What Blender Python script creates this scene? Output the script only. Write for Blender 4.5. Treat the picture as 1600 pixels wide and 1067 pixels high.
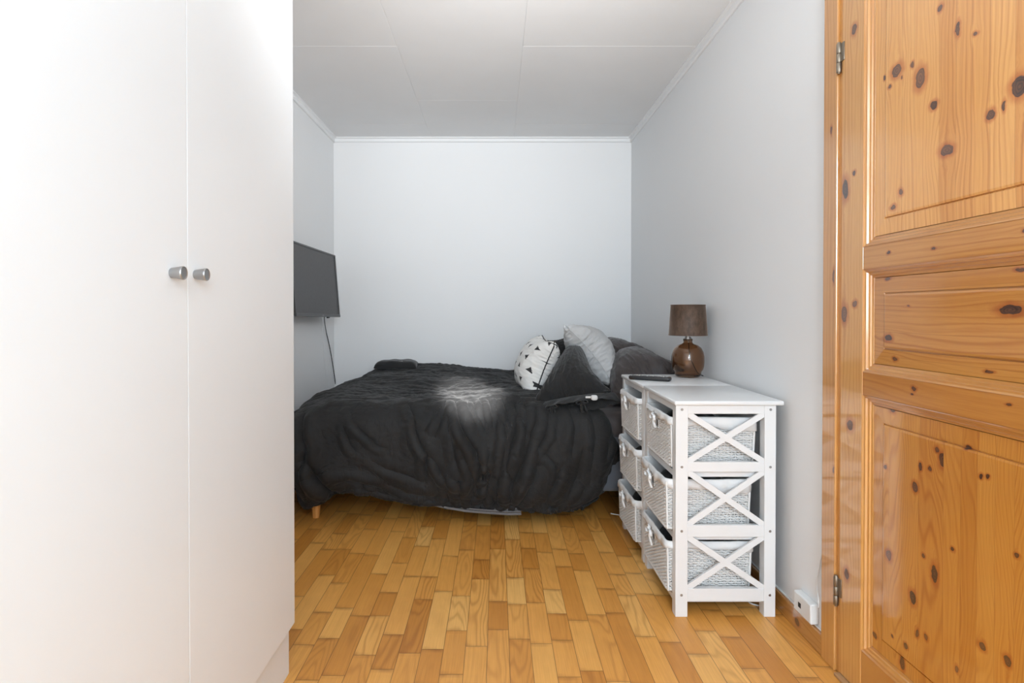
import bpy, bmesh, math, random
import numpy as np
from mathutils import Vector, Matrix, Quaternion
for o in list(bpy.data.objects): bpy.data.objects.remove(o, do_unlink=True)
SC = bpy.context.scene
COL = SC.collection

# ------------------------------------------------------------------ camera
CAMZ = 1.072
cd = bpy.data.cameras.new('camera'); cam = bpy.data.objects.new('camera', cd); COL.objects.link(cam)
cam.location = (0, 0, CAMZ); PITCH = math.radians(0.55)
cam.rotation_euler = (math.pi/2 - PITCH, 0, 0)
cd.sensor_width = 36.0; cd.sensor_fit = 'HORIZONTAL'; cd.lens = 36.0*900/1600
cd.shift_x = 24/1600; cd.shift_y = -(45.5 - 900*math.tan(PITCH))/1600
cd.clip_start = 0.02; cd.clip_end = 60
SC.camera = cam

# ------------------------------------------------------------------ view, sky, lights
SC.view_settings.view_transform = 'Standard'; SC.view_settings.look = 'None'
SC.view_settings.gamma = 1.0; SC.view_settings.use_curve_mapping = False
SC.view_settings.exposure = 0.0
W = bpy.data.worlds.new('sky'); SC.world = W; W.use_nodes = True
bgn = W.node_tree.nodes['Background']; bgn.inputs[0].default_value = (0.80, 0.90, 1.0, 1); bgn.inputs[1].default_value = 3.0

def area(name, loc, target, sx, sy, power, col=(1, 1, 1), spread=180):
    l = bpy.data.lights.new(name, 'AREA'); l.shape = 'RECTANGLE'; l.size = sx; l.size_y = sy
    l.energy = power; l.color = col; l.spread = math.radians(spread)
    o = bpy.data.objects.new(name, l); COL.objects.link(o); o.location = loc
    o.rotation_euler = (Vector(target) - Vector(loc)).to_track_quat('-Z', 'Y').to_euler()
    return o
# light powers: daylight by the unseen rear window, the rest added fill
LP = dict(window=(38, 42, 45), lamp=(46, 56, 64), up=(12.8, 13.2, 13.5), far=(34, 44, 52))
def cpow(k):
    c = LP[k]; m = max(max(c), 1e-6); return m, tuple(x/m for x in c)
def areaL(k, *a, **kw):
    p, c = cpow(k)
    if p > 1e-4: area(k+'_light', *a, p, c, **kw)
def pointL(k, loc, r):
    p, c = cpow(k)
    if p > 1e-4:
        l = bpy.data.lights.new(k+'_light', 'POINT'); l.energy = p; l.shadow_soft_size = r; l.color = c
        o = bpy.data.objects.new(k+'_light', l); COL.objects.link(o); o.location = loc
areaL('window', (0.075, -3.13, 1.50), (0.075, 3.0, 1.20), 1.8, 1.25)
# added fill lights out of view: two points and a panel aimed at the ceiling
pointL('lamp', (0.40, -1.0, 1.98), 0.16)  # added fill point, no fixture stands here
areaL('up', (0.45, 0.75, 1.78), (-0.15, 2.55, 2.40), 0.60, 0.45, spread=84)
pointL('far', (0.0, -2.2, 1.7), 0.25)
# added narrow spot that makes the bright patch on the duvet
sl = bpy.data.lights.new('duvet_spot_light', 'SPOT'); sl.energy = 8500; sl.spot_size = math.radians(4.6); sl.spot_blend = 1.0
sl.shadow_soft_size = 0.03; sl.color = (1.0, 0.99, 0.97)
so = bpy.data.objects.new('duvet_spot_light', sl); COL.objects.link(so); so.location = (0.55, -1.9, 2.0)
so.rotation_euler = (Vector((-0.13, 3.02, 0.665)) - Vector(so.location)).to_track_quat('-Z', 'Y').to_euler()

# ------------------------------------------------------------------ node helpers
class NT:
    def __init__(s, name):
        s.m = bpy.data.materials.new(name); s.m.use_nodes = True; s.t = s.m.node_tree
        s.b = s.t.nodes['Principled BSDF']
    def n(s, typ, **kw):
        x = s.t.nodes.new(typ)
        for k, v in kw.items(): setattr(x, k, v)
        return x
    def l(s, a, b): s.t.links.new(a, b)
    def put(s, sock, v):
        if hasattr(v, 'is_output'): s.l(v, sock)
        else: sock.default_value = v
    def math(s, op, a, b=None, c=None, clamp=False):
        x = s.n('ShaderNodeMath', operation=op, use_clamp=clamp)
        s.put(x.inputs[0], a)
        if b is not None: s.put(x.inputs[1], b)
        if c is not None: s.put(x.inputs[2], c)
        return x.outputs[0]
    def vmath(s, op, a, b=None):
        x = s.n('ShaderNodeVectorMath', operation=op); s.put(x.inputs[0], a)
        if b is not None: s.put(x.inputs[1], b)
        return x.outputs['Value'] if op in ('LENGTH', 'DOT_PRODUCT', 'DISTANCE') else x.outputs[0]
    def mix(s, f, a, b, blend='MIX'):
        x = s.n('ShaderNodeMix', data_type='RGBA', blend_type=blend); s.put(x.inputs[0], f)
        s.put(x.inputs[6], a); s.put(x.inputs[7], b); return x.outputs[2]
    def noise(s, vec, scale, detail=3, rough=0.5, dist=0.0):
        x = s.n('ShaderNodeTexNoise'); s.put(x.inputs['Vector'], vec); x.inputs['Scale'].default_value = scale
        x.inputs['Detail'].default_value = detail; x.inputs['Roughness'].default_value = rough; x.inputs['Distortion'].default_value = dist
        return x.outputs['Fac']
    def ramp(s, f, stops, interp='LINEAR'):
        x = s.n('ShaderNodeValToRGB'); s.put(x.inputs[0], f); cr = x.color_ramp; cr.interpolation = interp
        while len(cr.elements) < len(stops): cr.elements.new(0.5)
        for e, (p, c) in zip(cr.elements, stops):
            e.position = p; e.color = c if len(c) == 4 else (*c, 1)
        return x.outputs[0]
    def mrange(s, v, a, b, c=0.0, d=1.0, smooth=False):
        x = s.n('ShaderNodeMapRange', interpolation_type='SMOOTHSTEP' if smooth else 'LINEAR'); s.put(x.inputs[0], v)
        for i, q in enumerate((a, b, c, d)): x.inputs[i+1].default_value = q
        return x.outputs[0]
    def obj(s): return s.n('ShaderNodeTexCoord').outputs['Object']
    def sep(s, v):
        x = s.n('ShaderNodeSeparateXYZ'); s.put(x.inputs[0], v); return x.outputs
    def comb(s, a, b, c):
        x = s.n('ShaderNodeCombineXYZ')
        for i, q in enumerate((a, b, c)): s.put(x.inputs[i], q)
        return x.outputs[0]
    def bump(s, h, strength, dist=0.001, normal=None):
        x = s.n('ShaderNodeBump'); s.put(x.inputs['Height'], h); x.inputs['Strength'].default_value = strength
        x.inputs['Distance'].default_value = dist
        if normal is not None: s.l(normal, x.inputs['Normal'])
        return x.outputs[0]
    def set(s, **kw):
        for k, v in kw.items(): s.put(s.b.inputs[k.replace('_', ' ')], v)
        return s.m
def lin(r, g, b):
    f = lambda c: (c/255/12.92) if c <= 10 else ((c/255+0.055)/1.055)**2.4
    return (f(r), f(g), f(b), 1)

def paint(name, col, rough=0.6, bscale=300, bstr=0.08, spec=0.5, var=0.02, coat=0.0):
    t = NT(name); o = t.obj()
    n1 = t.noise(o, 2.2, 3); n2 = t.noise(o, bscale, 2)
    c = t.mix(t.mrange(n1, .3, .7), tuple(x*(1-var) for x in col[:3])+(1,), tuple(min(1, x*(1+var)) for x in col[:3])+(1,))
    t.set(Base_Color=c, Roughness=rough, Specular_IOR_Level=spec, Normal=t.bump(n2, bstr, 0.0006))
    if coat: t.set(Coat_Weight=coat, Coat_Roughness=0.12)
    return t.m
def plain(name, col, rough=0.5, metal=0.0, spec=0.5):
    t = NT(name); n = t.noise(t.obj(), 60, 2)
    t.set(Base_Color=(*col[:3], 1), Metallic=metal, Specular_IOR_Level=spec, Roughness=t.mrange(n, 0, 1, rough*0.9, rough*1.1))
    return t.m

M = {}
# glass-fibre wallpaper, painted white
def wallpaper(name, col):
    t = NT(name); o = t.obj(); x, y, z = t.sep(o)
    w = t.math('ADD', t.math('MULTIPLY', t.math('SINE', t.math('MULTIPLY', z, 1900.0)), 0.35),
               t.math('MULTIPLY', t.math('SINE', t.math('MULTIPLY', t.math('ADD', x, y), 1500.0)), 0.25))
    h = t.math('ADD', w, t.noise(t.vmath('MULTIPLY', o, (1, 1, 1)), 240, 3))
    sm = t.noise(o, 1.3, 2); c = t.mix(t.mrange(sm, .3, .7), tuple(q*.985 for q in col[:3])+(1,), col)
    t.set(Base_Color=c, Roughness=0.55, Specular_IOR_Level=0.35, Normal=t.bump(h, 0.07, 0.0007)); return t.m
M['wall'] = wallpaper('painted_wallpaper', (0.84, 0.845, 0.85, 1))
M['ceiling'] = paint('ceiling_paint', (0.84, 0.845, 0.85, 1), 0.75, 200, 0.04)
M['trim'] = paint('white_trim_paint', (0.84, 0.845, 0.85, 1), 0.4, 150, 0.03)
M['lacquer'] = paint('wardrobe_laminate', (0.825, 0.845, 0.86, 1), 0.30, 500, 0.02, 0.45, 0.006)
M['furn'] = paint('white_lacquered_wood', (0.79, 0.795, 0.80, 1), 0.28, 90, 0.05, 0.5, 0.01)
M['steel'] = plain('brushed_steel', (0.42, 0.42, 0.42), 0.38, 1.0)
M['brass'] = plain('aged_nickel_hinge', (0.30, 0.26, 0.21), 0.50, 1.0)
M['black_plastic'] = plain('black_plastic', (0.022, 0.022, 0.023), 0.35)
M['grey_plastic'] = plain('grey_plastic', (0.30, 0.30, 0.30), 0.5)
M['white_plastic'] = plain('white_plastic', (0.78, 0.78, 0.77), 0.35)
M['hole'] = plain('black_socket', (0.01, 0.01, 0.01), 0.7)

# ------------------------------------------------------------------ mesh helpers
def tag(o, label=None, cat=None, group=None, kind=None):
    if label: o['label'] = label
    if cat: o['category'] = cat
    if group: o['group'] = group
    if kind: o['kind'] = kind
    return o
def empty(name, loc, rz=0.0, **kw):
    o = bpy.data.objects.new(name, None); COL.objects.link(o); o.location = loc; o.rotation_euler = (0, 0, rz)
    o.empty_display_size = 0.05
    return tag(o, **kw)
def link_mesh(name, me, mat, parent=None, loc=None, smooth=False, **kw):
    o = bpy.data.objects.new(name, me); COL.objects.link(o)
    if mat is not None: me.materials.append(mat)
    if parent: o.parent = parent
    if loc is not None: o.location = loc
    if smooth:
        for p in me.polygons: p.use_smooth = True
    return tag(o, **kw)
class B:
    """collects shapes into ONE mesh"""
    def __init__(s): s.bm = bmesh.new()
    def box(s, x0, x1, y0, y1, z0, z1, bev=0.0, rot=None, seg=2):
        r = bmesh.ops.create_cube(s.bm, size=1.0)['verts']
        c = Vector(((x0+x1)/2, (y0+y1)/2, (z0+z1)/2))
        for v in r: v.co = Vector((v.co.x*(x1-x0), v.co.y*(y1-y0), v.co.z*(z1-z0)))
        if bev > 0:
            es = {e for v in r for e in v.link_edges}
            res = bmesh.ops.bevel(s.bm, geom=list(es), offset=bev, segments=seg, affect='EDGES', profile=0.5)
            r = list({v for f in res['faces'] for v in f.verts} | {v for v in r if v.is_valid})
        for v in r:
            if rot is not None: v.co = rot @ v.co
            v.co += c
        return s
    def tube(s, pts, rad, n=8, closed=False, flat=None):
        pts = [Vector(p) for p in pts]; rings = []; N = len(pts)
        rads = rad if hasattr(rad, '__len__') else [rad]*N
        up = Vector((0, 0, 1)); prev = None
        for i, p in enumerate(pts):
            if closed: d = pts[(i+1) % N] - pts[i-1]
            else: d = pts[min(i+1, N-1)] - pts[max(i-1, 0)]
            d.normalize()
            if prev is None:
                a = d.cross(up)
                if a.length < 1e-3: a = d.cross(Vector((1, 0, 0)))
                a.normalize()
            else: a = (prev - d*prev.dot(d)).normalized()
            prev = a; b = d.cross(a)
            fa, fb = flat if flat else (1, 1)
            rings.append([s.bm.verts.new(p + a*math.cos(2*math.pi*k/n)*rads[i]*fa + b*math.sin(2*math.pi*k/n)*rads[i]*fb) for k in range(n)])
        for i in range(N if closed else N-1):
            r0, r1 = rings[i], rings[(i+1) % N]
            for k in range(n): s.bm.faces.new((r0[k], r0[(k+1) % n], r1[(k+1) % n], r1[k]))
        if not closed:
            s.bm.faces.new(rings[0][::-1]); s.bm.faces.new(rings[-1])
        return s
    def lathe(s, prof, c=(0, 0, 0), n=48, axis='z', rib=0):
        rings = []
        for r, z in prof:
            ring = []
            for k in range(n):
                a = 2*math.pi*k/n
                if axis == 'z': co = (c[0]+r*math.cos(a), c[1]+r*math.sin(a), c[2]+z)
                else: co = (c[0]+z, c[1]+r*math.cos(a), c[2]+r*math.sin(a))
                ring.append(s.bm.verts.new(co))
            rings.append(ring)
        for i in range(len(rings)-1):
            for k in range(n):
                try: s.bm.faces.new((rings[i][k], rings[i][(k+1) % n], rings[i+1][(k+1) % n], rings[i+1][k]))
                except ValueError: pass
        if prof[0][0] > 1e-6: s.bm.faces.new(rings[0][::-1])
        if prof[-1][0] > 1e-6: s.bm.faces.new(rings[-1])
        return s
    def prism(s, poly, axis, a, b):
        """poly: list of 2D points; extruded along axis between a and b"""
        def P(u, v, w): return {'x': (w, u, v), 'y': (u, w, v), 'z': (u, v, w)}[axis]
        A = [s.bm.verts.new(P(u, v, a)) for u, v in poly]; Bv = [s.bm.verts.new(P(u, v, b)) for u, v in poly]
        s.bm.faces.new(A[::-1]); s.bm.faces.new(Bv); n = len(poly)
        for i in range(n): s.bm.faces.new((A[i], A[(i+1) % n], Bv[(i+1) % n], Bv[i]))
        return s
    def quad(s, a, b, c, d):
        s.bm.faces.new([s.bm.verts.new(p) for p in (a, b, c, d)]); return s
    def build(s, name, mat, parent=None, smooth=False, loc=None, auto=None, **kw):
        bmesh.ops.remove_doubles(s.bm, verts=s.bm.verts, dist=1e-6)
        bmesh.ops.recalc_face_normals(s.bm, faces=s.bm.faces)
        me = bpy.data.meshes.new(name); s.bm.to_mesh(me); s.bm.free()
        o = link_mesh(name, me, mat, parent, loc, smooth or auto is not None, **kw)
        if auto is not None: me.set_sharp_from_angle(angle=math.radians(auto))
        return o
def copy_tree(o, parent=None):
    c = o.copy(); COL.objects.link(c)
    if parent is not None: c.parent = parent
    for ch in list(o.children): copy_tree(ch, c)
    return c

# ------------------------------------------------------------------ room shell
XL, XR, YB, YF, ZC = -1.240, 1.025, 4.394, -3.20, 2.400
TH = 0.12
ST = dict(kind='structure')

# floor: every strip of the parquet is a face with its own random value
PITCHX, PHX = 0.0697, 0.040
def parquet_mat():
    t = NT('beech_parquet')
    uv = t.n('ShaderNodeUVMap', uv_map='metric').outputs[0]
    uv2 = t.n('ShaderNodeUVMap', uv_map='unit').outputs[0]
    rn = t.n('ShaderNodeAttribute', attribute_name='rnd')
    r1, r2, r3 = t.sep(rn.outputs['Vector'])
    u, v, _ = t.sep(uv)
    # grain: growth rings cut by the strip, strong on some strips, nearly none on others
    off = t.comb(t.math('MULTIPLY', r1, 37.0), t.math('MULTIPLY', r2, 53.0), t.math('MULTIPLY', r3, 11.0))
    p = t.vmath('ADD', t.comb(u, t.math('MULTIPLY', v, 0.16), 0.0), off)
    warp = t.noise(p, 11, 2, 0.5)
    cath = t.math('ADD', t.math('MULTIPLY', t.math('POWER', t.math('ABSOLUTE', t.math('ADD', u, t.math('MULTIPLY', t.math('SUBTRACT', r3, 0.5), 0.05))), 2.0), 130.0), t.math('MULTIPLY', v, t.math('SUBTRACT', t.math('MULTIPLY', r2, 2.4), 1.2)))
    wav = t.math('SINE', t.math('MULTIPLY', t.math('ADD', cath, t.math('MULTIPLY', warp, 1.1)), 42.0))
    rings = t.math('POWER', t.mrange(wav, -1, 1), 2.5)
    fine = t.noise(t.vmath('MULTIPLY', p, (420, 34, 1)), 1, 3, 0.6)
    pores = t.noise(t.vmath('MULTIPLY', p, (900, 90, 1)), 1, 1, 0.5)
    blot = t.noise(p, 17, 3, 0.6)
    base = t.ramp(r1, [(0.0, lin(210, 142, 62)), (0.2, lin(225, 158, 75)), (0.55, lin(236, 171, 87)), (0.85, lin(242, 181, 97)), (1.0, lin(247, 193, 113))])
    dark = t.mix(1.0, base, (0.66, 0.56, 0.46, 1), 'MULTIPLY')
    strength = t.mrange(r3, 0.35, 1.0, 0.08, 0.75)
    c = t.mix(t.math('MULTIPLY', rings, strength), base, dark)
    c = t.mix(t.mrange(fine, .35, .75, 0, .42), c, dark)
    c = t.mix(t.mrange(pores, .62, .8, 0, .22), c, dark)
    c = t.mix(t.mrange(blot, .35, .75, 0, .28), c, t.mix(1.0, c, (0.86, 0.78, 0.66, 1), 'MULTIPLY'))
    # dark joints between strips, worn at the strip ends
    a, b, _ = t.sep(uv2)   # metres from nearest long side / nearest end
    joint = t.math('MAXIMUM', t.mrange(a, 0.0004, 0.0013, 1, 0), t.mrange(b, 0.0004, 0.0014, 1, 0))
    nn = t.noise(uv, 9, 2)
    wear = t.math('MULTIPLY', t.mrange(b, 0.0, 0.022, 0.62, 0), t.mrange(nn, .4, .6))
    wear2 = t.math('MULTIPLY', t.mrange(a, 0.0, 0.006, 0.35, 0), t.mrange(nn, .45, .65))
    c = t.mix(t.math('MAXIMUM', wear, wear2), c, lin(128, 72, 28))
    c = t.mix(t.math('MULTIPLY', joint, 0.70), c, lin(70, 38, 14))
    h = t.math('SUBTRACT', t.math('MULTIPLY', fine, 0.15), joint)
    t.set(Base_Color=c, Roughness=t.mrange(blot, 0, 1, 0.30, 0.44), Specular_IOR_Level=0.45, Normal=t.bump(h, 0.25, 0.0006))
    return t.m
M['parquet'] = parquet_mat()
def build_floor():
    rng = random.Random(11); V, F, metric, unit, rnd = [], [], [], [], []
    k0 = math.floor((XL-0.1-PHX)/PITCHX); k1 = math.ceil((XR+0.12-PHX)/PITCHX)
    for k in range(k0, k1):
        x0, x1 = PHX+k*PITCHX, PHX+(k+1)*PITCHX
        y = YF-0.1-rng.random()*0.3; last = -1
        while y < YB+0.1:
            L = rng.choice([0.18, 0.22, 0.26, 0.30, 0.34, 0.40, 0.46]) * rng.uniform(0.92, 1.08)
            r = rng.random()
            if abs(r-last) < 0.12: r = (r+0.4) % 1
            last = r; rr = (r, rng.random(), rng.random())
            y1 = y+L; NS = 1
            # 3x3 sub-faces so that distance-to-edge interpolates exactly
            w = (x1-x0)/2; h = L/2; m = min(w, h)
            xs = [(x0, 0), (x0+w, w), (x1, 0)]; ys = [(y, 0), (y+0.02, 0.02), (y1-0.02, 0.02), (y1, 0)]
            base = len(V)
            for (yy, b) in ys:
                for (xx, a) in xs: V.append((xx, yy, 0.0))
            for j in range(3):
                for i in range(2):
                    idx = [(j, i), (j, i+1), (j+1, i+1), (j+1, i)]
                    F.append([base+jj*3+ii for jj, ii in idx])
                    for jj, ii in idx:
                        xx, a = xs[ii]; yy, b = ys[jj]
                        metric.append((xx-(x0+w), yy-y)); unit.append((a, b))
                    rnd.append(rr)
            y = y1
    me = bpy.data.meshes.new('floor'); me.from_pydata(V, [], F)
    for nm, dat in (('metric', metric), ('unit', unit)):
        l = me.uv_layers.new(name=nm); l.data.foreach_set('uv', np.array(dat, dtype=np.float32).ravel())
    at = me.attributes.new('rnd', 'FLOAT_VECTOR', 'FACE'); at.data.foreach_set('vector', np.array(rnd, dtype=np.float32).ravel())
    link_mesh('floor', me, M['parquet'], **ST)
build_floor()

# ceiling of painted boards with fine bevelled joints
def build_ceiling():
    b = B(); cols = [(XL-TH, -0.497, 2.887), (-0.497, 0.130, 3.622), (0.130, XR+TH, 2.887)]
    for x0, x1, ys in cols:
        y = ys
        cuts = [ys + 1.2*k for k in range(-6, 4)]
        cuts = [YF-TH] + [c for c in cuts if YF < c < YB] + [YB+TH]
        for y0, y1 in zip(cuts, cuts[1:]): b.box(x0+.0006, x1-.0006, y0+.0006, y1-.0006, ZC, ZC+0.02, 0.0011, seg=1)
    b.box(XL-TH, XR+TH, YF-TH, YB+TH, ZC+0.0020, ZC+0.04)
    b.build('ceiling', M['ceiling'], **ST)
build_ceiling()
B().box(XL-TH, XR+TH, YB, YB+TH, -0.02, ZC).build('wall_back', M['wall'], **ST)
B().box(XL-TH, XL, YF, YB, -0.02, ZC).build('wall_left', M['wall'], **ST)
# right wall with the doorway (y 0.76..1.716) and an unseen side window
DY0, DY1, DZ = 0.800, 1.716, 2.105
wr = B()
wr.box(XR, XR+TH, DY1, YB, -0.02, ZC); wr.box(XR, XR+TH, DY0, DY1, DZ, ZC); wr.box(XR, XR+TH, YF, DY0, -0.02, ZC)
wr.build('wall_right', M['wall'], **ST)
wf = B(); wf.box(XL, -0.85, YF-TH, YF, -0.02, ZC); wf.box(1.0, XR, YF-TH, YF, -0.02, ZC)
wf.box(-0.85, 1.0, YF-TH, YF, -0.02, 0.85); wf.box(-0.85, 1.0, YF-TH, YF, 2.15, ZC); wf.build('wall_front', M['wall'], **ST)
wn = empty('window_1', (0.075, YF-0.05, 0.85), kind='structure')
f = B(); W2 = 0.925
f.box(-W2, W2, -.03, .03, 0, .06, .004); f.box(-W2, W2, -.03, .03, 1.24, 1.30, .004)
for x in (-W2, -0.03, W2-.06): f.box(x, x+.06, -.03, .03, .06, 1.24, .004)
f.build('window_frame', M['trim'], wn)
g = NT('window_glass'); g.set(Base_Color=(1, 1, 1, 1), Roughness=0.0, Transmission_Weight=1.0, IOR=1.05)
B().box(-W2+.05, W2-.05, -.004, .004, .05, 1.25).build('window_pane', g.m, wn)

# cornices
def cornice(name, axis, a, b, wall):
    c = B(); s = 0.036; d = 0.014
    prof = [(0, 0), (d+.012, 0), (d+.012, -.006), (d, -.012), (d, -s+.006), (d-.005, -s), (0, -s)]
    if axis == 'x': poly = [(wall - u, ZC+v) for u, v in prof]; c.prism(poly, 'x', a, b)
    else:
        sg = 1 if wall < 0 else -1
        poly = [(wall + sg*u, ZC+v) for u, v in prof]; c.prism(poly, 'y', a, b)
    c.build(name, M['trim'], **ST)
cornice('trim_1', 'x', XL, XR, YB); cornice('trim_2', 'y', YF, YB, XL); cornice('trim_3', 'y', YF, YB, XR)

# ------------------------------------------------------------------ knotty pine
def knot_group():
    g = bpy.data.node_groups.new('pine_knot', 'ShaderNodeTree')
    for nm, tp, io in (('P', 'NodeSocketVector', 'INPUT'), ('C', 'NodeSocketVector', 'INPUT'), ('S', 'NodeSocketVector', 'INPUT'), ('Din', 'NodeSocketFloat', 'INPUT'), ('Win', 'NodeSocketFloat', 'INPUT'),
                       ('D', 'NodeSocketFloat', 'OUTPUT'), ('Wout', 'NodeSocketFloat', 'OUTPUT')):
        g.interface.new_socket(nm, in_out=io, socket_type=tp)
    gi = g.nodes.new('NodeGroupInput'); go = g.nodes.new('NodeGroupOutput'); L = g.links.new
    sub = g.nodes.new('ShaderNodeVectorMath'); sub.operation = 'SUBTRACT'; L(gi.outputs['P'], sub.inputs[0]); L(gi.outputs['C'], sub.inputs[1])
    dv = g.nodes.new('ShaderNodeVectorMath'); dv.operation = 'DIVIDE'; L(sub.outputs[0], dv.inputs[0]); L(gi.outputs['S'], dv.inputs[1])
    ln = g.nodes.new('ShaderNodeVectorMath'); ln.operation = 'LENGTH'; L(dv.outputs[0], ln.inputs[0])
    mn = g.nodes.new('ShaderNodeMath'); mn.operation = 'MINIMUM'; L(ln.outputs['Value'], mn.inputs[0]); L(gi.outputs['Din'], mn.inputs[1]); L(mn.outputs[0], go.inputs['D'])
    # push of the grain lines round the knot: -dx * 0.85 * exp(-(dx^2+dz^2/9)/ (2.6 r)^2 )
    dv2 = g.nodes.new('ShaderNodeVectorMath'); dv2.operation = 'MULTIPLY'; L(dv.outputs[0], dv2.inputs[0]); dv2.inputs[1].default_value = (0.42, 0.19, 1)
    dt = g.nodes.new('ShaderNodeVectorMath'); dt.operation = 'DOT_PRODUCT'; L(dv2.outputs[0], dt.inputs[0]); L(dv2.outputs[0], dt.inputs[1])
    ne = g.nodes.new('ShaderNodeMath'); ne.operation = 'MULTIPLY'; L(dt.outputs['Value'], ne.inputs[0]); ne.inputs[1].default_value = -1
    ex = g.nodes.new('ShaderNodeMath'); ex.operation = 'EXPONENT'; L(ne.outputs[0], ex.inputs[0])
    sp = g.nodes.new('ShaderNodeSeparateXYZ'); L(sub.outputs[0], sp.inputs[0])
    m1 = g.nodes.new('ShaderNodeMath'); m1.operation = 'MULTIPLY'; L(sp.outputs[0], m1.inputs[0]); L(ex.outputs[0], m1.inputs[1])
    m2 = g.nodes.new('ShaderNodeMath'); m2.operation = 'MULTIPLY_ADD'; L(m1.outputs[0], m2.inputs[0]); m2.inputs[1].default_value = -0.86; L(gi.outputs['Win'], m2.inputs[2])
    L(m2.outputs[0], go.inputs['Wout']); return g
KG = knot_group()
def pine(name, across, along, knots=(), staves=(), tone=0.5, sat=None, gloss=0.0, seed=0.0, flat=0.5, freq=1.0):
    """across/along: object axes of the board; knots: (a, l, ra, rl) metres; staves: a-values where glued boards meet"""
    t = NT(name); o = t.obj(); s = t.sep(o); ax = dict(x=0, y=1, z=2)
    a, l = s[ax[across]], s[ax[along]]
    P = t.comb(a, l, 0.0)
    wob = t.noise(P, 6, 2); P2 = t.vmath('ADD', P, t.comb(0.0, 0.0, 0.0))
    # stave id: a random number per glued board
    sid = 0.0
    if staves:
        acc = t.math('GREATER_THAN', a, staves[0])
        for q in staves[1:]: acc = t.math('ADD', acc, t.math('GREATER_THAN', a, q))
        sid = acc
        wn = t.n('ShaderNodeTexWhiteNoise', noise_dimensions='1D'); t.l(t.math('ADD', acc, seed+0.37), wn.inputs['W']); srnd = wn.outputs['Value']
        edge = None
        for q in staves:
            e = t.math('ABSOLUTE', t.math('SUBTRACT', a, q)); edge = e if edge is None else t.math('MINIMUM', edge, e)
    else:
        v = t.n('ShaderNodeValue'); v.outputs[0].default_value = (seed*0.731) % 1; srnd = v.outputs[0]; edge = None
    D, Wd = 99.0, 0.0
    warpn = t.n('ShaderNodeTexNoise'); t.l(P, warpn.inputs['Vector']); warpn.inputs['Scale'].default_value = 45; warpn.inputs['Detail'].default_value = 2
    Pk = t.vmath('ADD', P, t.vmath('MULTIPLY', t.vmath('SUBTRACT', warpn.outputs['Color'], (0.5, 0.5, 0.5)), (0.012, 0.014, 0.0)))
    for (ka, kl, ra, rl) in knots:
        g = t.n('ShaderNodeGroup', node_tree=KG); t.l(Pk, g.inputs['P']); g.inputs['C'].default_value = (ka, kl, 0); g.inputs['S'].default_value = (ra, rl, 1)
        t.put(g.inputs['Din'], D); t.put(g.inputs['Win'], Wd); D, Wd = g.outputs['D'], g.outputs['Wout']
    aw = t.math('ADD', a, Wd) if knots else a
    # growth rings: distance from a pith line far off the board, slowly wandering
    so = t.math('MULTIPLY', srnd, 7.3)
    lowv = t.comb(t.math('ADD', t.math('MULTIPLY', aw, 5.0), so), t.math('MULTIPLY', l, 0.9), t.math('ADD', so, seed))
    low = t.noise(lowv, 1.0, 2, 0.45)
    ring = t.math('ADD', t.math('MULTIPLY', aw, 150.0*freq), t.math('MULTIPLY', low, 30.0*flat))
    sa = t.math('SINE', t.math('MULTIPLY', ring, 2.6))
    sa = t.math('ADD', t.math('MULTIPLY', sa, 0.62), t.math('MULTIPLY', t.math('SINE', t.math('MULTIPLY', ring, 4.37)), 0.38))
    rr = t.math('POWER', t.mrange(sa, -1, 1), 2.0)
    amp = t.noise(t.comb(t.math('MULTIPLY', aw, 22.0), t.math('MULTIPLY', l, 1.2), so), 1.0, 2, 0.5)
    fib = t.noise(t.comb(t.math('MULTIPLY', aw, 620.0), t.math('MULTIPLY', l, 14.0), so), 1.0, 2, 0.55)
    c0 = t.ramp(srnd, [(0.0, lin(200, 138, 66)), (0.4, lin(208, 148, 76)), (1.0, lin(216, 160, 90))])
    if tone != 0.5:
        k = 1 + (tone-0.5)*0.9; c0 = t.mix(1.0, c0, (k, k*(1.0 if k > 1 else .97), k*(1.06 if k > 1 else .90), 1), 'MULTIPLY')
    if sat: c0 = t.mix(1.0, c0, (*sat, 1), 'MULTIPLY')
    late = t.mix(1.0, c0, (0.72, 0.55, 0.36, 1), 'MULTIPLY')
    c = t.mix(t.math('MULTIPLY', rr, t.mrange(amp, .30, .66, 0.20, 1.0)), c0, late)
    c = t.mix(t.mrange(fib, .4, .75, 0, .42), c, late)
    c = t.mix(t.mrange(wob, .35, .7, 0, .25), c, t.mix(1.0, c, (0.93, 0.84, 0.70, 1), 'MULTIPLY'))
    if knots:
        halo = t.mrange(D, 1.0, 2.3, 0.85, 0.0, smooth=True)
        c = t.mix(halo, c, t.mix(1.0, c, (0.70, 0.42, 0.22, 1), 'MULTIPLY'))
        kr = t.math('SINE', t.math('MULTIPLY', D, 17.0))
        kc = t.mix(t.mrange(wob, .40, .62), t.mix(t.mrange(kr, -1, 1), lin(52, 27, 14), lin(92, 52, 27)), t.mix(t.mrange(kr, -1, 1), lin(104, 62, 34), lin(138, 88, 50)))
        kc = t.mix(t.mrange(D, 0.0, 0.35, 0.5, 0.0), kc, lin(120, 74, 40))
        kc = t.mix(t.mrange(D, 0.72, 0.98, 0.0, 0.75), kc, lin(34, 17, 9))
        c = t.mix(t.mrange(D, 0.94, 1.08, 1.0, 0.0), c, kc)
    if edge is not None:
        c = t.mix(t.mrange(edge, 0.0, 0.0009, 0.35, 0), c, lin(120, 70, 30))
    h = t.math('ADD', t.math('MULTIPLY', rr, -0.5), t.math('MULTIPLY', fib, 0.3))
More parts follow.
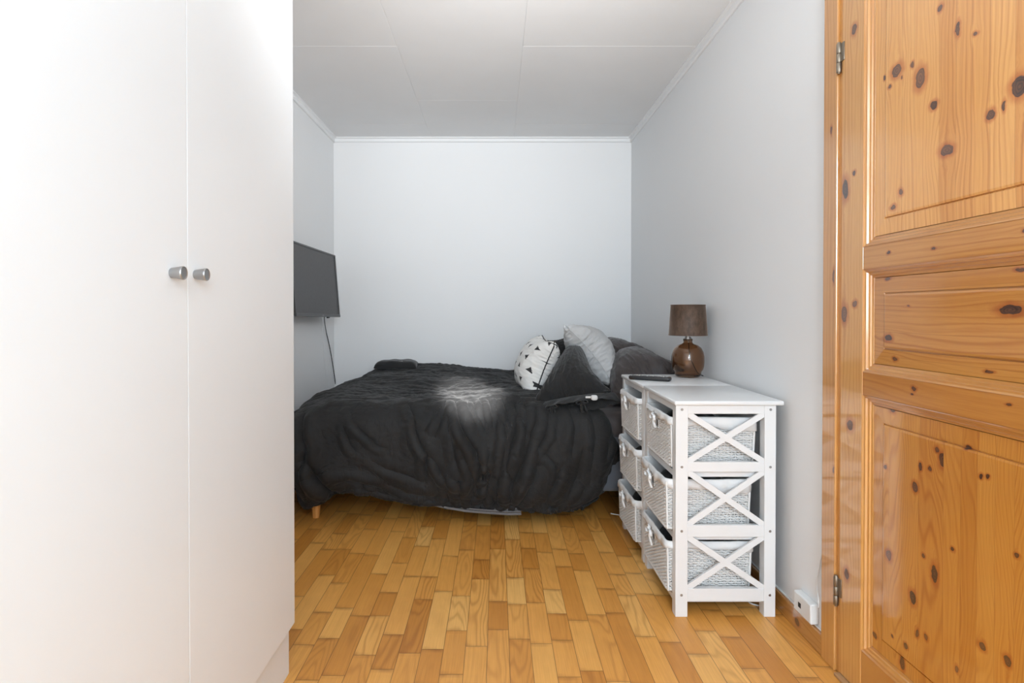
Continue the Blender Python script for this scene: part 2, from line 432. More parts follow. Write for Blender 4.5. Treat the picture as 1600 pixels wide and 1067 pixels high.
    t.set(Base_Color=c, Roughness=0.42, Specular_IOR_Level=0.5, Coat_Weight=1.0, Coat_Roughness=0.10, Coat_IOR=1.8, Normal=t.bump(h, 0.10, 0.0005))
    cb = t.bump(t.noise(P, 26, 3), 0.05, 0.001); t.l(cb, t.b.inputs['Coat Normal'])
    return t.m

# ------------------------------------------------------------------ pine door, closed, hinged at its far side
# local frame of the door: origin at the far bottom corner of the leaf, x towards the room is negative,
# y runs towards the camera (negative), z up
HY = 1.690          # y of the far leaf edge
FX = 1.010          # plane of the leaf's room face
door = empty('door_1', (FX, HY, 0.0), kind='structure')
CX0 = 776.0; HOR = 488.0
def dp(px, py, xoff=0.0):
    """photo position on the leaf's face measured back into leaf coordinates (y, z)"""
    x = FX+xoff; Y = x*900/(px-CX0); return (Y-HY, CAMZ-(py-HOR)*Y/900.0)
def knots_from(lst, xoff=0.0, swap=False, ox=0.0, oy=0.0, sc=1.0):
    out = []
    for cx, cy, rx, ry in lst:
        px, py = ox+cx/sc, oy+cy/sc; y, z = dp(px, py, xoff); Y = y+HY
        ra, rl = rx/sc*Y/(px-CX0), ry/sc*Y/900.0
        out.append((z, y, rl, ra) if swap else (y, z, ra, rl))
    return out
k5 = dict(ox=1240, oy=0, sc=2.808); k6 = dict(ox=1240, oy=350, sc=2.883); k7 = dict(ox=1180, oy=700, sc=2.907)
stile_k = knots_from([(258, 135, 10, 22), (262, 760, 6, 9), (224, 830, 12, 40)], **k5) + knots_from([(275, 360, 9, 14), (228, 405, 12, 34), (258, 907, 12, 24)], **k6) + knots_from([(422, 578, 10, 24)], **k7)
top_k = knots_from([(980, 380, 34, 42), (855, 503, 15, 20), (912, 468, 7, 22), (606, 465, 14, 16), (630, 42, 9, 14), (708, 132, 9, 26), (786, 150, 10, 9),
                    (545, 348, 20, 38), (443, 315, 20, 24), (512, 288, 6, 12), (386, 347, 5, 9), (465, 345, 4, 7), (413, 386, 6, 8),
                    (464, 845, 8, 15), (430, 910, 11, 10), (664, 660, 26, 22)], xoff=0.010, **k5)
mid_k = knots_from([(412, 246, 10, 8), (448, 608, 10, 10), (972, 386, 48, 22), (872, 665, 20, 6), (512, 370, 6, 4), (426, 512, 16, 14), (1005, 206, 22, 8)], xoff=0.010, swap=True, **k6)
railA_k = knots_from([(628, 110, 9, 6), (425, 130, 7, 6), (1034, 30, 10, 9)], swap=True, **k6)
railB_k = knots_from([(543, 742, 10, 10), (533, 766, 5, 4), (968, 814, 12, 5)], swap=True, **k6)
low_k = knots_from([(593, 85, 8, 9), (728, 178, 12, 20), (612, 492, 11, 22), (722, 685, 14, 28), (752, 86, 8, 13), (796, 97, 7, 10), (828, 9, 11, 12), (856, 58, 16, 30),
                    (963, 0, 11, 8), (1030, 131, 9, 11), (1060, 131, 8, 9), (770, 492, 8, 10), (903, 467, 9, 11), (820, 578, 14, 38), (1194, 496, 12, 11), (1040, 905, 15, 20),
                    (1155, 975, 16, 22), (742, 850, 7, 16), (784, 871, 8, 13), (692, 907, 9, 13), (630, 863, 6, 7), (542, 857, 10, 9), (670, 985, 9, 28), (925, 1015, 8, 14)], xoff=0.010, **k7) \
      + knots_from([(440, 833, 11, 14)], xoff=0.010, **k6)
st_y = [dp(p, 300, .010)[0] for p in (1385, 1407, 1425, 1464, 1490, 1515, 1543, 1582, 1640, 1720)]
lo_y = [dp(p, 800, .010)[0] for p in (1370+20, 1411, 1436, 1475, 1502, 1528, 1556, 1587, 1640, 1710)]
MP = dict(stile=pine('pine_stile', 'y', 'z', stile_k, seed=1.3, flat=0.25, tone=.62, freq=1.15, sat=(.97, .99, .93)),
          top=pine('pine_top_panel', 'y', 'z', top_k, st_y, seed=2.1, flat=0.35, tone=.90, freq=1.2, sat=(.965, 1.0, .98)),
          mid=pine('pine_middle_panel', 'z', 'y', mid_k, (0.955, 1.02, 1.075, 1.13), seed=5.2, flat=0.9, tone=.47, freq=1.3, sat=(.97, .94, .76)),
          railA=pine('pine_rail_upper', 'z', 'y', railA_k, seed=3.4, flat=0.5, tone=.47, freq=1.3, sat=(.97, .95, .80)),
          railB=pine('pine_rail_lower', 'z', 'y', railB_k, seed=4.4, flat=0.7, tone=.46, freq=1.2, sat=(.97, .92, .72)),
          low=pine('pine_bottom_panel', 'y', 'z', [k for k in low_k if k[0] > lo_y[3]], lo_y, seed=6.6, flat=3.0, tone=.58, sat=(.92, .83, .46)),
          low2=pine('pine_bottom_panel_near', 'y', 'z', [k for k in low_k if k[0] <= lo_y[3]], lo_y, seed=6.6, flat=3.0, tone=.58, sat=(.92, .83, .46)),
          plainv=pine('pine_casing', 'y', 'z', [(0.035, 1.18, .004, .02), (0.03, .60, .003, .01), (0.05, 1.62, .004, .012)], seed=7.7, flat=0.3),
          mould=pine('pine_moulding', 'x', 'z', (), seed=8.1, flat=0.4), mouldh=pine('pine_moulding_cross', 'x', 'y', (), seed=8.8, flat=0.4, tone=.46))
LW, LH, LT = 0.860, 2.075, 0.040
SW = 0.100; MW = 0.030
zA0, zA1 = 1.190, 1.252; zB0, zB1 = 0.845, 0.908; zC1 = 0.135; zT0 = 1.965
# stiles and rails
B().box(0, LT, -SW, 0, 0.012, LH, .0015).build('stile', MP['stile'], door)
B().box(0, LT, -LW, -LW+SW, 0.012, LH, .0015).build('stile', MP['plainv'], door)
B().box(0.001, LT, -LW+SW, -SW, 0.012, zC1, .001).build('rail', MP['mouldh'], door)
B().box(0.001, LT, -LW+SW, -SW, zB0, zB1, .001).build('rail', MP['railB'], door)
B().box(0.001, LT, -LW+SW, -SW, zA0, zA1, .001).build('rail', MP['railA'], door)
B().box(0.001, LT, -LW+SW, -SW, zT0, LH, .001).build('rail', MP['mouldh'], door)
# sticking (stepped moulding) and raised panels
def opening(z0, z1, mat, mat2=None, split=0):
    y0, y1 = -LW+SW, -SW
    steps = [(0.0, 0.0), (0.0, .0012), (.004, .004), (.008, .0045), (.010, .010), (.016, .011), (.018, .0145), (.024, .0155), (.026, .019), (MW, .020)]
    v = B()
    for i, ((d0, x0), (d1, x1)) in enumerate(zip(steps, steps[1:])):
        for (ya, yb, s) in ((y1, y1, -1), (y0, y0, 1)):
            v.quad((x0, ya+s*d0, z0+d0), (x0, ya+s*d0, z1-d0), (x1, ya+s*d1, z1-d1), (x1, ya+s*d1, z0+d1))
    v.build('moulding', MP['mould'], door, smooth=False)
    h = B()
    for (d0, x0), (d1, x1) in zip(steps, steps[1:]):
        for (za, s) in ((z0, 1), (z1, -1)):
            h.quad((x0, y0+d0, za+s*d0), (x0, y1-d0, za+s*d0), (x1, y1-d1, za+s*d1), (x1, y0+d1, za+s*d1))
    h.build('moulding', MP['mouldh'], door, smooth=False)
    # fielded panel: border, narrow groove, raised field
    a0, a1, c0, c1 = y0+MW-.004, y1-MW+.004, z0+MW-.004, z1-MW+.004
    bd = 0.040; gw = 0.003
    rings = [(0.0, .016), (bd, .0145), (bd+.0006, .0175), (bd+gw, .0178), (bd+gw+.001, .0125), (bd+gw+.006, .0115)]
    p = B()
    for (d0, x0), (d1, x1) in zip(rings, rings[1:]):
        A = [(x0, a0+d0, c0+d0), (x0, a1-d0, c0+d0), (x0, a1-d0, c1-d0), (x0, a0+d0, c1-d0)]
        C = [(x1, a0+d1, c0+d1), (x1, a1-d1, c0+d1), (x1, a1-d1, c1-d1), (x1, a0+d1, c1-d1)]
        for i in range(4): p.quad(A[i], A[(i+1) % 4], C[(i+1) % 4], C[i])
    d, x = rings[-1]
    p.quad((x, a0+d, c0+d), (x, a1-d, c0+d), (x, a1-d, c1-d), (x, a0+d, c1-d))
    p.box(.020, LT, y0, y1, z0, z1)
    po = p.build('panel', mat, door)
    if mat2:
        bm = bmesh.new(); bm.from_mesh(po.data)
        bmesh.ops.bisect_plane(bm, geom=bm.verts[:]+bm.edges[:]+bm.faces[:], plane_co=(0, split, 0), plane_no=(0, 1, 0))
        po.data.materials.append(mat2)
        for f_ in bm.faces: f_.material_index = 1 if f_.calc_center_median().y < split else 0
        bm.to_mesh(po.data); bm.free()
opening(zA1, zT0, MP['top']); opening(zB1, zA0, MP['mid']); opening(zC1, zB0, MP['low'], MP['low2'], lo_y[3])
# hinges: three-knuckle barrels, seen from the room
for hz in (1.818, 0.247):
    h = B()
    for z0, z1 in ((-.042, -.014), (-.0125, .0125), (.014, .042)): h.lathe([(.0062, z0), (.0068, z0+.001), (.0068, z1-.001), (.0062, z1)], (-.004, .010, hz), 20)
    h.lathe([(.0040, -.0455), (.0040, .0455)], (-.004, .010, hz), 12)
    h.lathe([(.0001, .0480), (.0045, .0465), (.0055, .042)], (-.004, .010, hz), 16)
    h.box(-.0025, .001, -.012, .010, hz-.012, hz+.041, .0004)
    h.build('hinge', M['brass'], door, auto=35)
# lever handle at the near side, out of the photo's frame
hd = B(); hd.lathe([(.024, 0), (.024, -.006), (.020, -.009), (.009, -.010), (.009, -.045), (.0001, -.045)], (0, -LW+.055, 1.02), 24, axis='x')
hd.tube([(-.042, -LW+.055, 1.02), (-.045, -LW+.075, 1.02), (-.045, -LW+.165, 1.02)], .009, 10); hd.build('handle', M['brass'], door, auto=40)
# frame: jamb strip that carries the hinges, and the casing on the wall
cas = empty('trim_4', (XR, HY, 0), kind='structure')
def vboard(name, x0, x1, y0, y1, z0, z1, mat, bev): B().box(x0-XR, x1-XR, y0-HY, y1-HY, z0, z1, bev).build(name, mat, cas)
vboard('jamb', 1.0165, XR+.09, HY+.002, HY+.026, 0, DZ-.01, MP['plainv'], .003)
vboard('casing', 1.0080, XR+.001, HY+.022, HY+.092, 0, DZ+.06, MP['plainv'], .003)
vboard('jamb', 1.0165, XR+.09, DY0, DY0+.026, 0, DZ-.01, MP['plainv'], .003)
vboard('casing', 1.0080, XR+.001, DY0-.060, DY0+.006, 0, DZ+.06, MP['plainv'], .003)
vboard('casing', 1.0080, XR+.001, DY0-.060, HY+.092, DZ-.005, DZ+.062, MP['mouldh'], .003)
vboard('jamb', 1.0165, XR+.09, DY0, HY+.026, DZ-.028, DZ-.002, MP['mouldh'], .003)
B().box(XR-.030, XR+.10, DY0+.02, HY+.002, 0.0, .010, .003).build('trim_5', plain('worn_threshold_wood', lin(176, 134, 92)[:3], .5), **ST)
B().box(XR+TH, XR+TH+.02, DY0, DY1, 0, DZ).build('wall_corridor', M['wall'], **ST)

# pine baseboards and the caulk line above
bbk = [(2.30, .035, .02, .006), (1.93, .03, .014, .012), (3.1, .04, .02, .006)]
def baseboard(name, mat, x0, x1, y0, y1): B().box(x0, x1, y0, y1, 0, .068, .004).build(name, mat, **ST)
pb = pine('pine_baseboard', 'z', 'y', [(k[1], k[0], k[3], k[2]) for k in bbk], seed=9.3, flat=0.3, tone=.28)
pbx = pine('pine_baseboard_back', 'z', 'x', [], seed=9.9, flat=0.3, tone=.28)
baseboard('baseboard_right', pb, XR-.013, XR, HY+.092, YB); baseboard('baseboard_left', pb, XL, XL+.013, YF, YB); baseboard('baseboard_back', pbx, XL, XR, YB-.013, YB)
B().box(XR-.006, XR, HY+.092, YB, .068, .074, .002).build('trim_6', M['trim'], **ST)

# ------------------------------------------------------------------ wardrobe
WX, WY1 = -0.5995, 1.702
wd = empty('wardrobe', (-0.92, 1.1, 0), label='tall white wardrobe with two flat doors and grey round knobs', cat='wardrobe')
wx, wy = -0.92, 1.1
def wpart(name, x0, x1, y0, y1, z0, z1, bev=.001, mat=None):
    return B().box(x0-wx, x1-wx, y0-wy, y1-wy, z0, z1, bev).build(name, mat or M['lacquer'], wd)
wpart('carcass', XL+.02, WX-.0205, -0.05, WY1-.001, .150, 2.36)
wpart('plinth', XL+.05, WX-.0175, -0.05, WY1, 0.0, .1495)
def wdoor(y0, y1, ky, kz, dx=0.0):
    d = wpart('door', WX-.0185+dx, WX+dx, y0, y1, .151, 2.34, .0012)
    k = B(); k.lathe([(.0001, 0), (.0085, 0), (.0092, .001), (.0125, .0215), (.0125, .0235), (.0118, .0245), (.0108, .0242), (.0100, .0236), (.0001, .0234)], (WX+dx-wx, ky-wy, kz), 40, axis='x')
    k.build('knob', M['steel'], d, auto=35)
wdoor(1.1195, WY1, 1.1455, CAMZ+(488-429.0)*1.1455/900)
wdoor(0.5365, 1.1165, 1.060, CAMZ+(488-426.5)*1.060/900, .0008)
wdoor(-0.05, 0.5335, 0.10, 1.15)

# ------------------------------------------------------------------ television on the left wall
def quad_frame(P00, P10, P11, P01):
    """bilinear frame of a slightly twisted screen: P00 near-bottom, P10 far-bottom, P11 far-top, P01 near-top"""
    P00, P10, P11, P01 = map(Vector, (P00, P10, P11, P01))
    o = P00; ex = ((P10-P00)+(P11-P01))*.5; ez = ((P01-P00)+(P11-P10))*.5
    return o, ex, ez
tvh, tvw = 0.452, 0.80
def pw(px, py, Y): return Vector(((px-CX0)*Y/900, Y, CAMZ-(py-HOR)*Y/900))
fb = pw(530, 495.5, 4.10); ft = pw(522, 399.0, 4.10); nb = pw(461, 494.3, 3.30)
ex = (fb-nb).normalized(); ez = (ft-fb); ez = (ez-ex*ez.dot(ex)).normalized(); ey = ez.cross(ex)   # ey out of the back
if ey.x > 0: ey = -ey
TVW, TVH = (fb-nb).length, (ft-fb).length
c = nb + ex*TVW/2 + ez*TVH/2
tv = empty('television', c, label='flat black television on a bracket on the left wall above the bed', cat='television')
Rm = Matrix((ex, ez, -ey)).transposed()          # local x along, y up, z into the room
tv.rotation_euler = Rm.to_euler()
hw, hh = TVW/2, TVH/2
fr = B()
fr.box(-hw, hw, hh-.011, hh, -.004, .008, .0015); fr.box(-hw, hw, -hh, -hh+.019, -.004, .0095, .002)
fr.box(-hw, -hw+.011, -hh+.019, hh-.011, -.004, .008, .0015); fr.box(hw-.011, hw, -hh+.019, hh-.011, -.004, .008, .0015)
M['tvbezel'] = plain('dark_grey_bezel', (0.045, 0.045, 0.047), .33)
fr.build('bezel', M['tvbezel'], tv)
B().box(-hw+.009, hw-.009, -hh+.017, hh-.009, 0.0, .0035).build('screen', plain('matt_display_glass', (0.050, 0.050, 0.052), .42), tv)
B().box(-hw+.004, hw-.004, -hh+.006, hh-.006, -.020, -.004, .004).box(-hw*.72, hw*.72, -hh*.9, hh*.45, -.052, -.018, .010).build('back_cover', M['black_plastic'], tv)
# neutral maker's mark: a tiny grey dash centred on the lower bezel, and the sensor nub under it
B().box(.030, .062, -hh+.008, -hh+.011, .0094, .0099).build('emblem', M['grey_plastic'], tv)
B().box(.16, .19, -hh-.008, -hh+.002, -.010, .004, .002).build('sensor', M['black_plastic'], tv)
ar = B(); ar.box(-.09, .09, -.09, .07, -.060, -.050, .002); ar.build('bracket', M['tvbezel'], tv)
a2 = B(); Ri = Rm.transposed()
wp = Vector((XL+.002, c.y, c.z-.02)); lp = Ri @ (wp-c)
a2.tube([(0, 0, -.055), lp*.98], .016, 10); a2.build('bracket_arm', M['tvbezel'], tv)
wpz = B().box(-.008, .0, -.05, .05, -.11, .11, .002); wpz.bm.transform(Matrix.Translation(Vector((0, 0, 0))))
for v in wpz.bm.verts: v.co = Ri @ (Vector((v.co.x+.008, v.co.y, v.co.z)) + Vector((XL+.001, c.y, c.z-.02)) - c)
wpz.build('wall_plate', M['tvbezel'], tv)
def on_left(px, py, off=.008): x = XL+off; Y = x*900/(px-CX0); return (x, Y, CAMZ-(py-HOR)*Y/900)
def smooth_path(pts, k=6):
    pts = [Vector(p) for p in pts]; out = []
    for i in range(len(pts)-1):
        p0, p1, p2, p3 = pts[max(i-1, 0)], pts[i], pts[i+1], pts[min(i+2, len(pts)-1)]
        for j in range(k):
            t = j/k; out.append(0.5*((2*p1)+(p2-p0)*t+(2*p0-5*p1+4*p2-p3)*t*t+(3*p1-p0-3*p2+p3)*t**3))
    out.append(pts[-1]); return out
q = pw(506, 494, 3.86); q.x = -1.155
tcord = B(); tcord.tube(smooth_path([q+Vector((0, 0, .03)), q, on_left(507.5, 505, .05), on_left(510, 520), on_left(513, 533), on_left(516, 548), on_left(519, 565), on_left(523, 592), on_left(524, 603)]), .0032, 8)
for v in tcord.bm.verts: v.co = Ri @ (v.co-c)
tcord.build('power_cord', M['black_plastic'], tv, smooth=True)
B().tube(smooth_path([on_left(502, 497, .003), on_left(504, 520, .003), on_left(507, 560, .003), on_left(511, 592, .003), on_left(512, 602, .003)]), .0016, 6).build('wall_cable', M['trim'], smooth=True, label='very thin white cable running down the left wall behind the black cord', cat='cable')

# wall socket low on the right wall and its white lead
sk = empty('wall_socket', (XR-.012, 1.874, .078), label='white box socket with a square black opening low on the right wall', cat='socket')
B().box(-.014, .012, -.052, .052, 0, .064, .003).build('housing', M['white_plastic'], sk)
B().box(-.0155, -.013, -.050, .050, .003, .061, .001).build('cover', M['white_plastic'], sk)
B().box(-.0162, -.0150, .006, .022, .022, .038).build('port', M['hole'], sk)
def on_right(px, py, off=.004): x = XR-off; Y = x*900/(px-CX0); return (x, Y, CAMZ-(py-HOR)*Y/900)
B().tube(smooth_path([on_right(1287.5, 860, .002), on_right(1281, 895), on_right(1278.5, 912), on_right(1279.5, 925), on_right(1281.5, 940, .016), on_right(1281.5, 952, .016)]), .0018, 6).build('wall_lead', M['white_plastic'], smooth=True, label='thin white lead curving from the door casing to the socket', cat='cable')

# ------------------------------------------------------------------ two white basket units end to end
UX0, UX1 = 0.629, 0.981      # post faces left / right
TIER = ((.070, .245), (.293, .468), (.516, .690))
def make_unit():
    root = empty('basket_unit', (0.805, 2.0175, 0))
    ox = -0.805; D0, D1 = 0.0, 0.418; PW, PD = .043, .038
    ux0, ux1 = UX0+ox, UX1+ox
    for x in (ux0, ux1-PW+.003):
        for y in (D0, D1-PD): B().box(x, x+PW-.003*(x > 0), y, y+PD, 0, .746, .0015).build('post', M['furn'], root)
    RZ = ((.0547, .099), (.2817, .3233), (.5116, .546), (.7156, .746))
    ix0, ix1 = ux0+PW, ux1-PW+.003
    for side, (ya, yb) in enumerate(((D0+.002, D0+.020), (D1-.020, D1-.002))):
        for z0, z1 in RZ: B().box(ix0, ix1, ya, yb, z0, z1, .001).build('rail', M['furn'], root)
        for (z0, z1) in ((RZ[0][1], RZ[1][0]), (RZ[1][1], RZ[2][0]), (RZ[2][1], RZ[3][0])):
            w = (ix1-ix0); h = z1-z0; bw = .0205
            for sgn in (1, -1):
                # a bar from corner to corner, clipped to the opening with mitred ends
                a = math.atan2(h, w); k = bw/2/math.cos(a); kx = bw/2/math.sin(a)
                yo = (ya+.002, yb-.0075) if sgn == 1 else (ya+.0012, yb-.007)
                pts = [(ix0, z0), (ix0+kx, z0), (ix1, z1-k), (ix1, z1), (ix1-kx, z1), (ix0, z0+k)]
                if sgn == -1: pts = [(ix0+ix1-x, z) for x, z in pts]
                B().prism(pts, 'y', *yo).build('cross_brace', M['furn'], root)
    for z0, z1 in ((.040, .062), (.262, .284), (.486, .508), (.722, .746)):
        for (xa, xb) in ((ux0+.004, ux0+.022), (ux1-.022, ux1-.004)): B().box(xa, xb, D0+PD, D1-PD, z0, z1, .001).build('side_rail', M['furn'], root)
        if z0 < .7:
            for y in (D0+.022, D1-.046): B().box(ux0+.022, ux1-.022, y, y+.024, z0+.002, z1, .001).build('runner', M['furn'], root)
    B().box(ux0-.006, ux1+.025, D0-.008, D1+.008, .746, .762, .005, seg=3).build('top_board', M['furn'], root, auto=40)
    for x in (ux0+PW/2, ux1-PW/2+.002):
        for z0, z1 in RZ:
            z = (z0+z1)/2
            s = B(); s.lathe([(.0001, -.0002), (.0018, -.0002), (.0022, -.0010), (.0042, -.0012), (.0048, -.0006), (.0048, .002)], (0, 0, 0), 16)
            for v in s.bm.verts: v.co = Vector((v.co.x+x, v.co.z+D0, v.co.y+z))
            s.build('screw', M['steel'], root, auto=40)
    return root
unit = make_unit()
tag(unit, 'white wooden basket unit nearest the door, nothing standing on its top', 'drawer unit', 'white basket units')
unit2 = copy_tree(unit); unit2.location = (0.805, 2.4555, 0)
unit2['label'] = 'white wooden basket unit beside the bed, carrying the brown lamp'

M['wicker'] = paint('white_painted_rattan', (0.80, 0.79, 0.775, 1), .55, 900, .25, .35, .05)
M['liner'] = paint('white_cotton_liner', (0.80, 0.80, 0.80, 1), .85, 1400, .25, .2, .02)
M['ribbon'] = paint('white_ribbon', (0.84, 0.84, 0.84, 1), .6, 900, .12, .3, .01)
BW, BL, BH = .305, .336, .172       # x depth, y width, height
def rrect(w, l, r, n):
    """n points around a rounded rectangle with outward normals and arc length"""
    segs = []; pts = []; import itertools
    st = [(w-2*r), (l-2*r)]; per = 2*sum(st)+2*math.pi*r
    for k in range(n):
        s = per*k/n; x = y = nx = ny = None
        legs = [((-w/2+r, -l/2), (1, 0), st[0], (0, -1)), ((w/2, -l/2+r), (0, 1), st[1], (1, 0)), ((w/2-r, l/2), (-1, 0), st[0], (0, 1)), ((-w/2, l/2-r), (0, -1), st[1], (-1, 0))]
        cs = [(w/2-r, -l/2+r, -math.pi/2), (w/2-r, l/2-r, 0), (-w/2+r, l/2-r, math.pi/2), (-w/2+r, -l/2+r, math.pi)]
        for (p, d, L, nn), (cx, cy, a0) in zip(legs, cs):
            if s < L: pts.append((p[0]+d[0]*s, p[1]+d[1]*s, nn[0], nn[1])); break
            s -= L
            if s < math.pi*r/2:
                a = a0+s/r; pts.append((cx+r*math.cos(a), cy+r*math.sin(a), math.cos(a), math.sin(a))); break
            s -= math.pi*r/2
        else: pts.append((*legs[0][0], 0, -1))
    return pts, per
def wicker_mesh():
    NS = 92; SUB = 3; n = NS*SUB; rows = 27; pitch = BH/rows
    V, F = [], []
    def tube(pts, rings, rz, rn, closed, skip=None):
        base = len(V); N = len(pts); K = 5
        for i in range(N):
            x, y, z, nx, ny = pts[i]
            for k in range(K):
                a = 2*math.pi*k/K
                V.append((x+nx*rn*math.cos(a), y+ny*rn*math.cos(a), z+rz*math.sin(a)))
        for i in range(N if closed else N-1):
            if skip and (skip(pts[i]) or skip(pts[(i+1) % N])): continue
            j = (i+1) % N
            for k in range(K): F.append((base+i*K+k, base+i*K+(k+1) % K, base+j*K+(k+1) % K, base+j*K+k))
    rng = random.Random(5)
    hole = lambda p: p[0] < -BW/2+.02 and abs(p[1]) < .022 and .112 < p[2] < .143
    for r in range(rows):
        z = (r+.5)*pitch; tp = 1-.035*(1-z/BH)
        pts, per = rrect(BW*tp, BL*tp, .018, n); P = []
        ph = math.pi*r; jz = rng.uniform(-.0004, .0004)
        for i, (x, y, nx, ny) in enumerate(pts):
            o = .0026*math.cos(math.pi*i/SUB+ph)
            P.append((x+nx*o, y+ny*o, z+jz+.0007*math.sin(i*.13+r*1.7)+.0004*math.sin(i*.71+r), nx, ny))
        tube(P, n, pitch*.46, .0019, True, hole)
    # stakes, seen as short dashes between the weavers
    for i in range(NS):
        p0, _ = rrect(BW*.965, BL*.965, .018, NS); p1, _ = rrect(BW, BL, .018, NS)
        break
    for i in range(NS):
        a, b = p0[i], p1[i]; base = len(V); zs = (0.0, BH)
        if hole((b[0], b[1], .13)): continue
        for (q, z) in ((a, 0.0), (b, BH)):
            tx, ty = -q[3], q[2]
            for k in range(4):
                an = math.pi/4+math.pi/2*k
                V.append((q[0]+tx*.0022*math.cos(an)+q[2]*.0014*math.sin(an), q[1]+ty*.0022*math.cos(an)+q[3]*.0014*math.sin(an), z))
        for k in range(4): F.append((base+k, base+(k+1) % 4, base+4+(k+1) % 4, base+4+k))
    # braided top and bottom borders
    for z, tp, rad in ((BH, 1.0, .0042), (.003, .967, .0040)):
        pts, per = rrect(BW*tp, BL*tp, .018, n)
        for s in (0, 1, 2):
            P = []
            for i, (x, y, nx, ny) in enumerate(pts):
                a = 2*math.pi*(i/n*72 + s/3); o = .0032*math.cos(a)
                P.append((x+nx*o, y+ny*o, z+.0030*math.sin(a), nx, ny))
            tube(P, n, .0026, .0026, True)
    # corner canes
    for sx in (-1, 1):
        for sy in (-1, 1):
            P = [((sx*(BW/2-.003)*t_), (sy*(BL/2-.003)*t_), z, sx*.707, sy*.707) for z, t_ in ((0, .967), (BH, 1.003))]
            base = len(V)
            for (x, y, z, nx, ny) in P:
                for k in range(8):
                    a = 2*math.pi*k/8; V.append((x+.0042*math.cos(a), y+.0042*math.sin(a), z))
            for k in range(8): F.append((base+k, base+(k+1) % 8, base+8+(k+1) % 8, base+8+k))
    # frame of the hand hole
    base_pts = [(-BW/2-.001, -.023, .111), (-BW/2-.001, .023, .111), (-BW/2-.002, .023, .144), (-BW/2-.002, -.023, .144)]
    for i in range(4):
        a, b = base_pts[i], base_pts[(i+1) % 4]; base = len(V)
        for q in (a, b):
            for k in range(6):
                an = 2*math.pi*k/6
                if i % 2 == 0: V.append((q[0]+.0024*math.cos(an), q[1], q[2]+.0024*math.sin(an)))
                else: V.append((q[0]+.0024*math.cos(an), q[1]+.0024*math.sin(an), q[2]))
        for k in range(6): F.append((base+k, base+(k+1) % 6, base+6+(k+1) % 6, base+6+k))
    # bottom
    base = len(V); t_ = .48*.967
    V.extend([(-BW*t_, -BL*t_, .004), (BW*t_, -BL*t_, .004), (BW*t_, BL*t_, .004), (-BW*t_, BL*t_, .004)]); F.append((base, base+1, base+2, base+3))
    me = bpy.data.meshes.new('weave'); me.from_pydata(V, [], F)
    for p in me.polygons: p.use_smooth = True
    me.materials.append(M['wicker']); me.update(); return me
WICK = wicker_mesh()
def liner(seed, drop_front=.018, drop_side=.020, sag=0.0):
    """cotton liner: inside wall, over the rim, loose cuff outside"""
    rng = random.Random(seed); n = 220; b = bmesh.new(); prof = []
    pts, per = rrect(BW, BL, .020, n); rings = []
    ph = [rng.uniform(0, 6.28) for _ in range(6)]
    for (off, z, wv) in ((-.0100, .010, 0), (-.0100, BH-.02, 0), (-.006, BH+.002, .3), (-.002, BH+.0085, .5), (.003, BH+.0085, .6), (.0062, BH+.003, .8), (.0075, BH-.006, 1), (.0085, None, 1.6), (.0070, None, 1.6)):
        ring = []
        for i, (x, y, nx, ny) in enumerate(pts):
            s = 2*math.pi*i/n
            w = .0012*(math.sin(9*s+ph[0])+math.sin(17*s+ph[1])+.6*math.sin(29*s+ph[2]))
            if z is None:
                d = (drop_front if nx < -.5 else drop_side)+.005*math.sin(3*s+ph[3])+.004*math.sin(7*s+ph[4]) + (sag*max(0, (x/BW+.5)) if ny < -.5 else 0)
                dip = .017*math.exp(-(y/.035)**2) if nx < -.5 else 0     # cuff lifts at the hand hole
                zz = BH-max(.006, d-dip)
            else: zz = z+.0016*math.sin(5*s+ph[5])*wv
            o = off+w*wv
            k = 1 if z is None or z > .05 else .965
            ring.append(b.verts.new(((x*k)+nx*o, (y*k)+ny*o, zz)))
        rings.append(ring)
    for r0, r1 in zip(rings, rings[1:]):
        for i in range(n): b.faces.new((r0[i], r0[(i+1) % n], r1[(i+1) % n], r1[i]))
    b.faces.new(rings[0])
    bmesh.ops.recalc_face_normals(b, faces=b.faces)
    me = bpy.data.meshes.new('liner'); b.to_mesh(me); b.free(); me.materials.append(M['liner'])
    for p in me.polygons: p.use_smooth = True
    return me
def bow(seed, big=1.0):
    rng = random.Random(seed); b = B(); x = -BW/2-.013; z = .150; y0 = rng.uniform(-.004, .004)
    def rib(pts, w): b.tube(smooth_path(pts, 7), w, 6, flat=(1.0, .22))
    for s in (-1, 1):
        L = .030*big*rng.uniform(.85, 1.1)
        rib([(x, y0, z), (x-.006*big, y0+s*L*.5, z+.012), (x-.008*big, y0+s*L, z+.004), (x-.006*big, y0+s*L*.9, z-.008), (x-.002, y0+s*L*.4, z-.004), (x, y0, z)], .0045)
        rib([(x, y0, z), (x-.006, y0+s*.006, z-.012), (x-.003, y0+s*(.010+rng.uniform(0, .01)), z-.030), (x+.001, y0+s*(.012+rng.uniform(0, .012)), z-.046*rng.uniform(.8, 1.1))], .0045)
    rib([(x+.006, y0-.045, z+.012), (x+.001, y0-.02, z+.003), (x-.002, y0, z), (x+.001, y0+.02, z+.003), (x+.006, y0+.045, z+.012)], .0048)
    b.lathe([(.0001, -.005), (.005, -.003), (.0055, .001), (.0035, .005), (.0001, .0055)], (x-.003, y0, z), 12)
    return b
liners = [liner(3), liner(8, .022, .026, .010), liner(21, .014, .020, .022)]
def mk_bow(i, parent): return bow(i, 1.0 if i % 3 else 1.25).build('ribbon_bow', M['ribbon'], parent, auto=60)
words = {0: 'bottom', 1: 'middle', 2: 'top'}
bi = 0
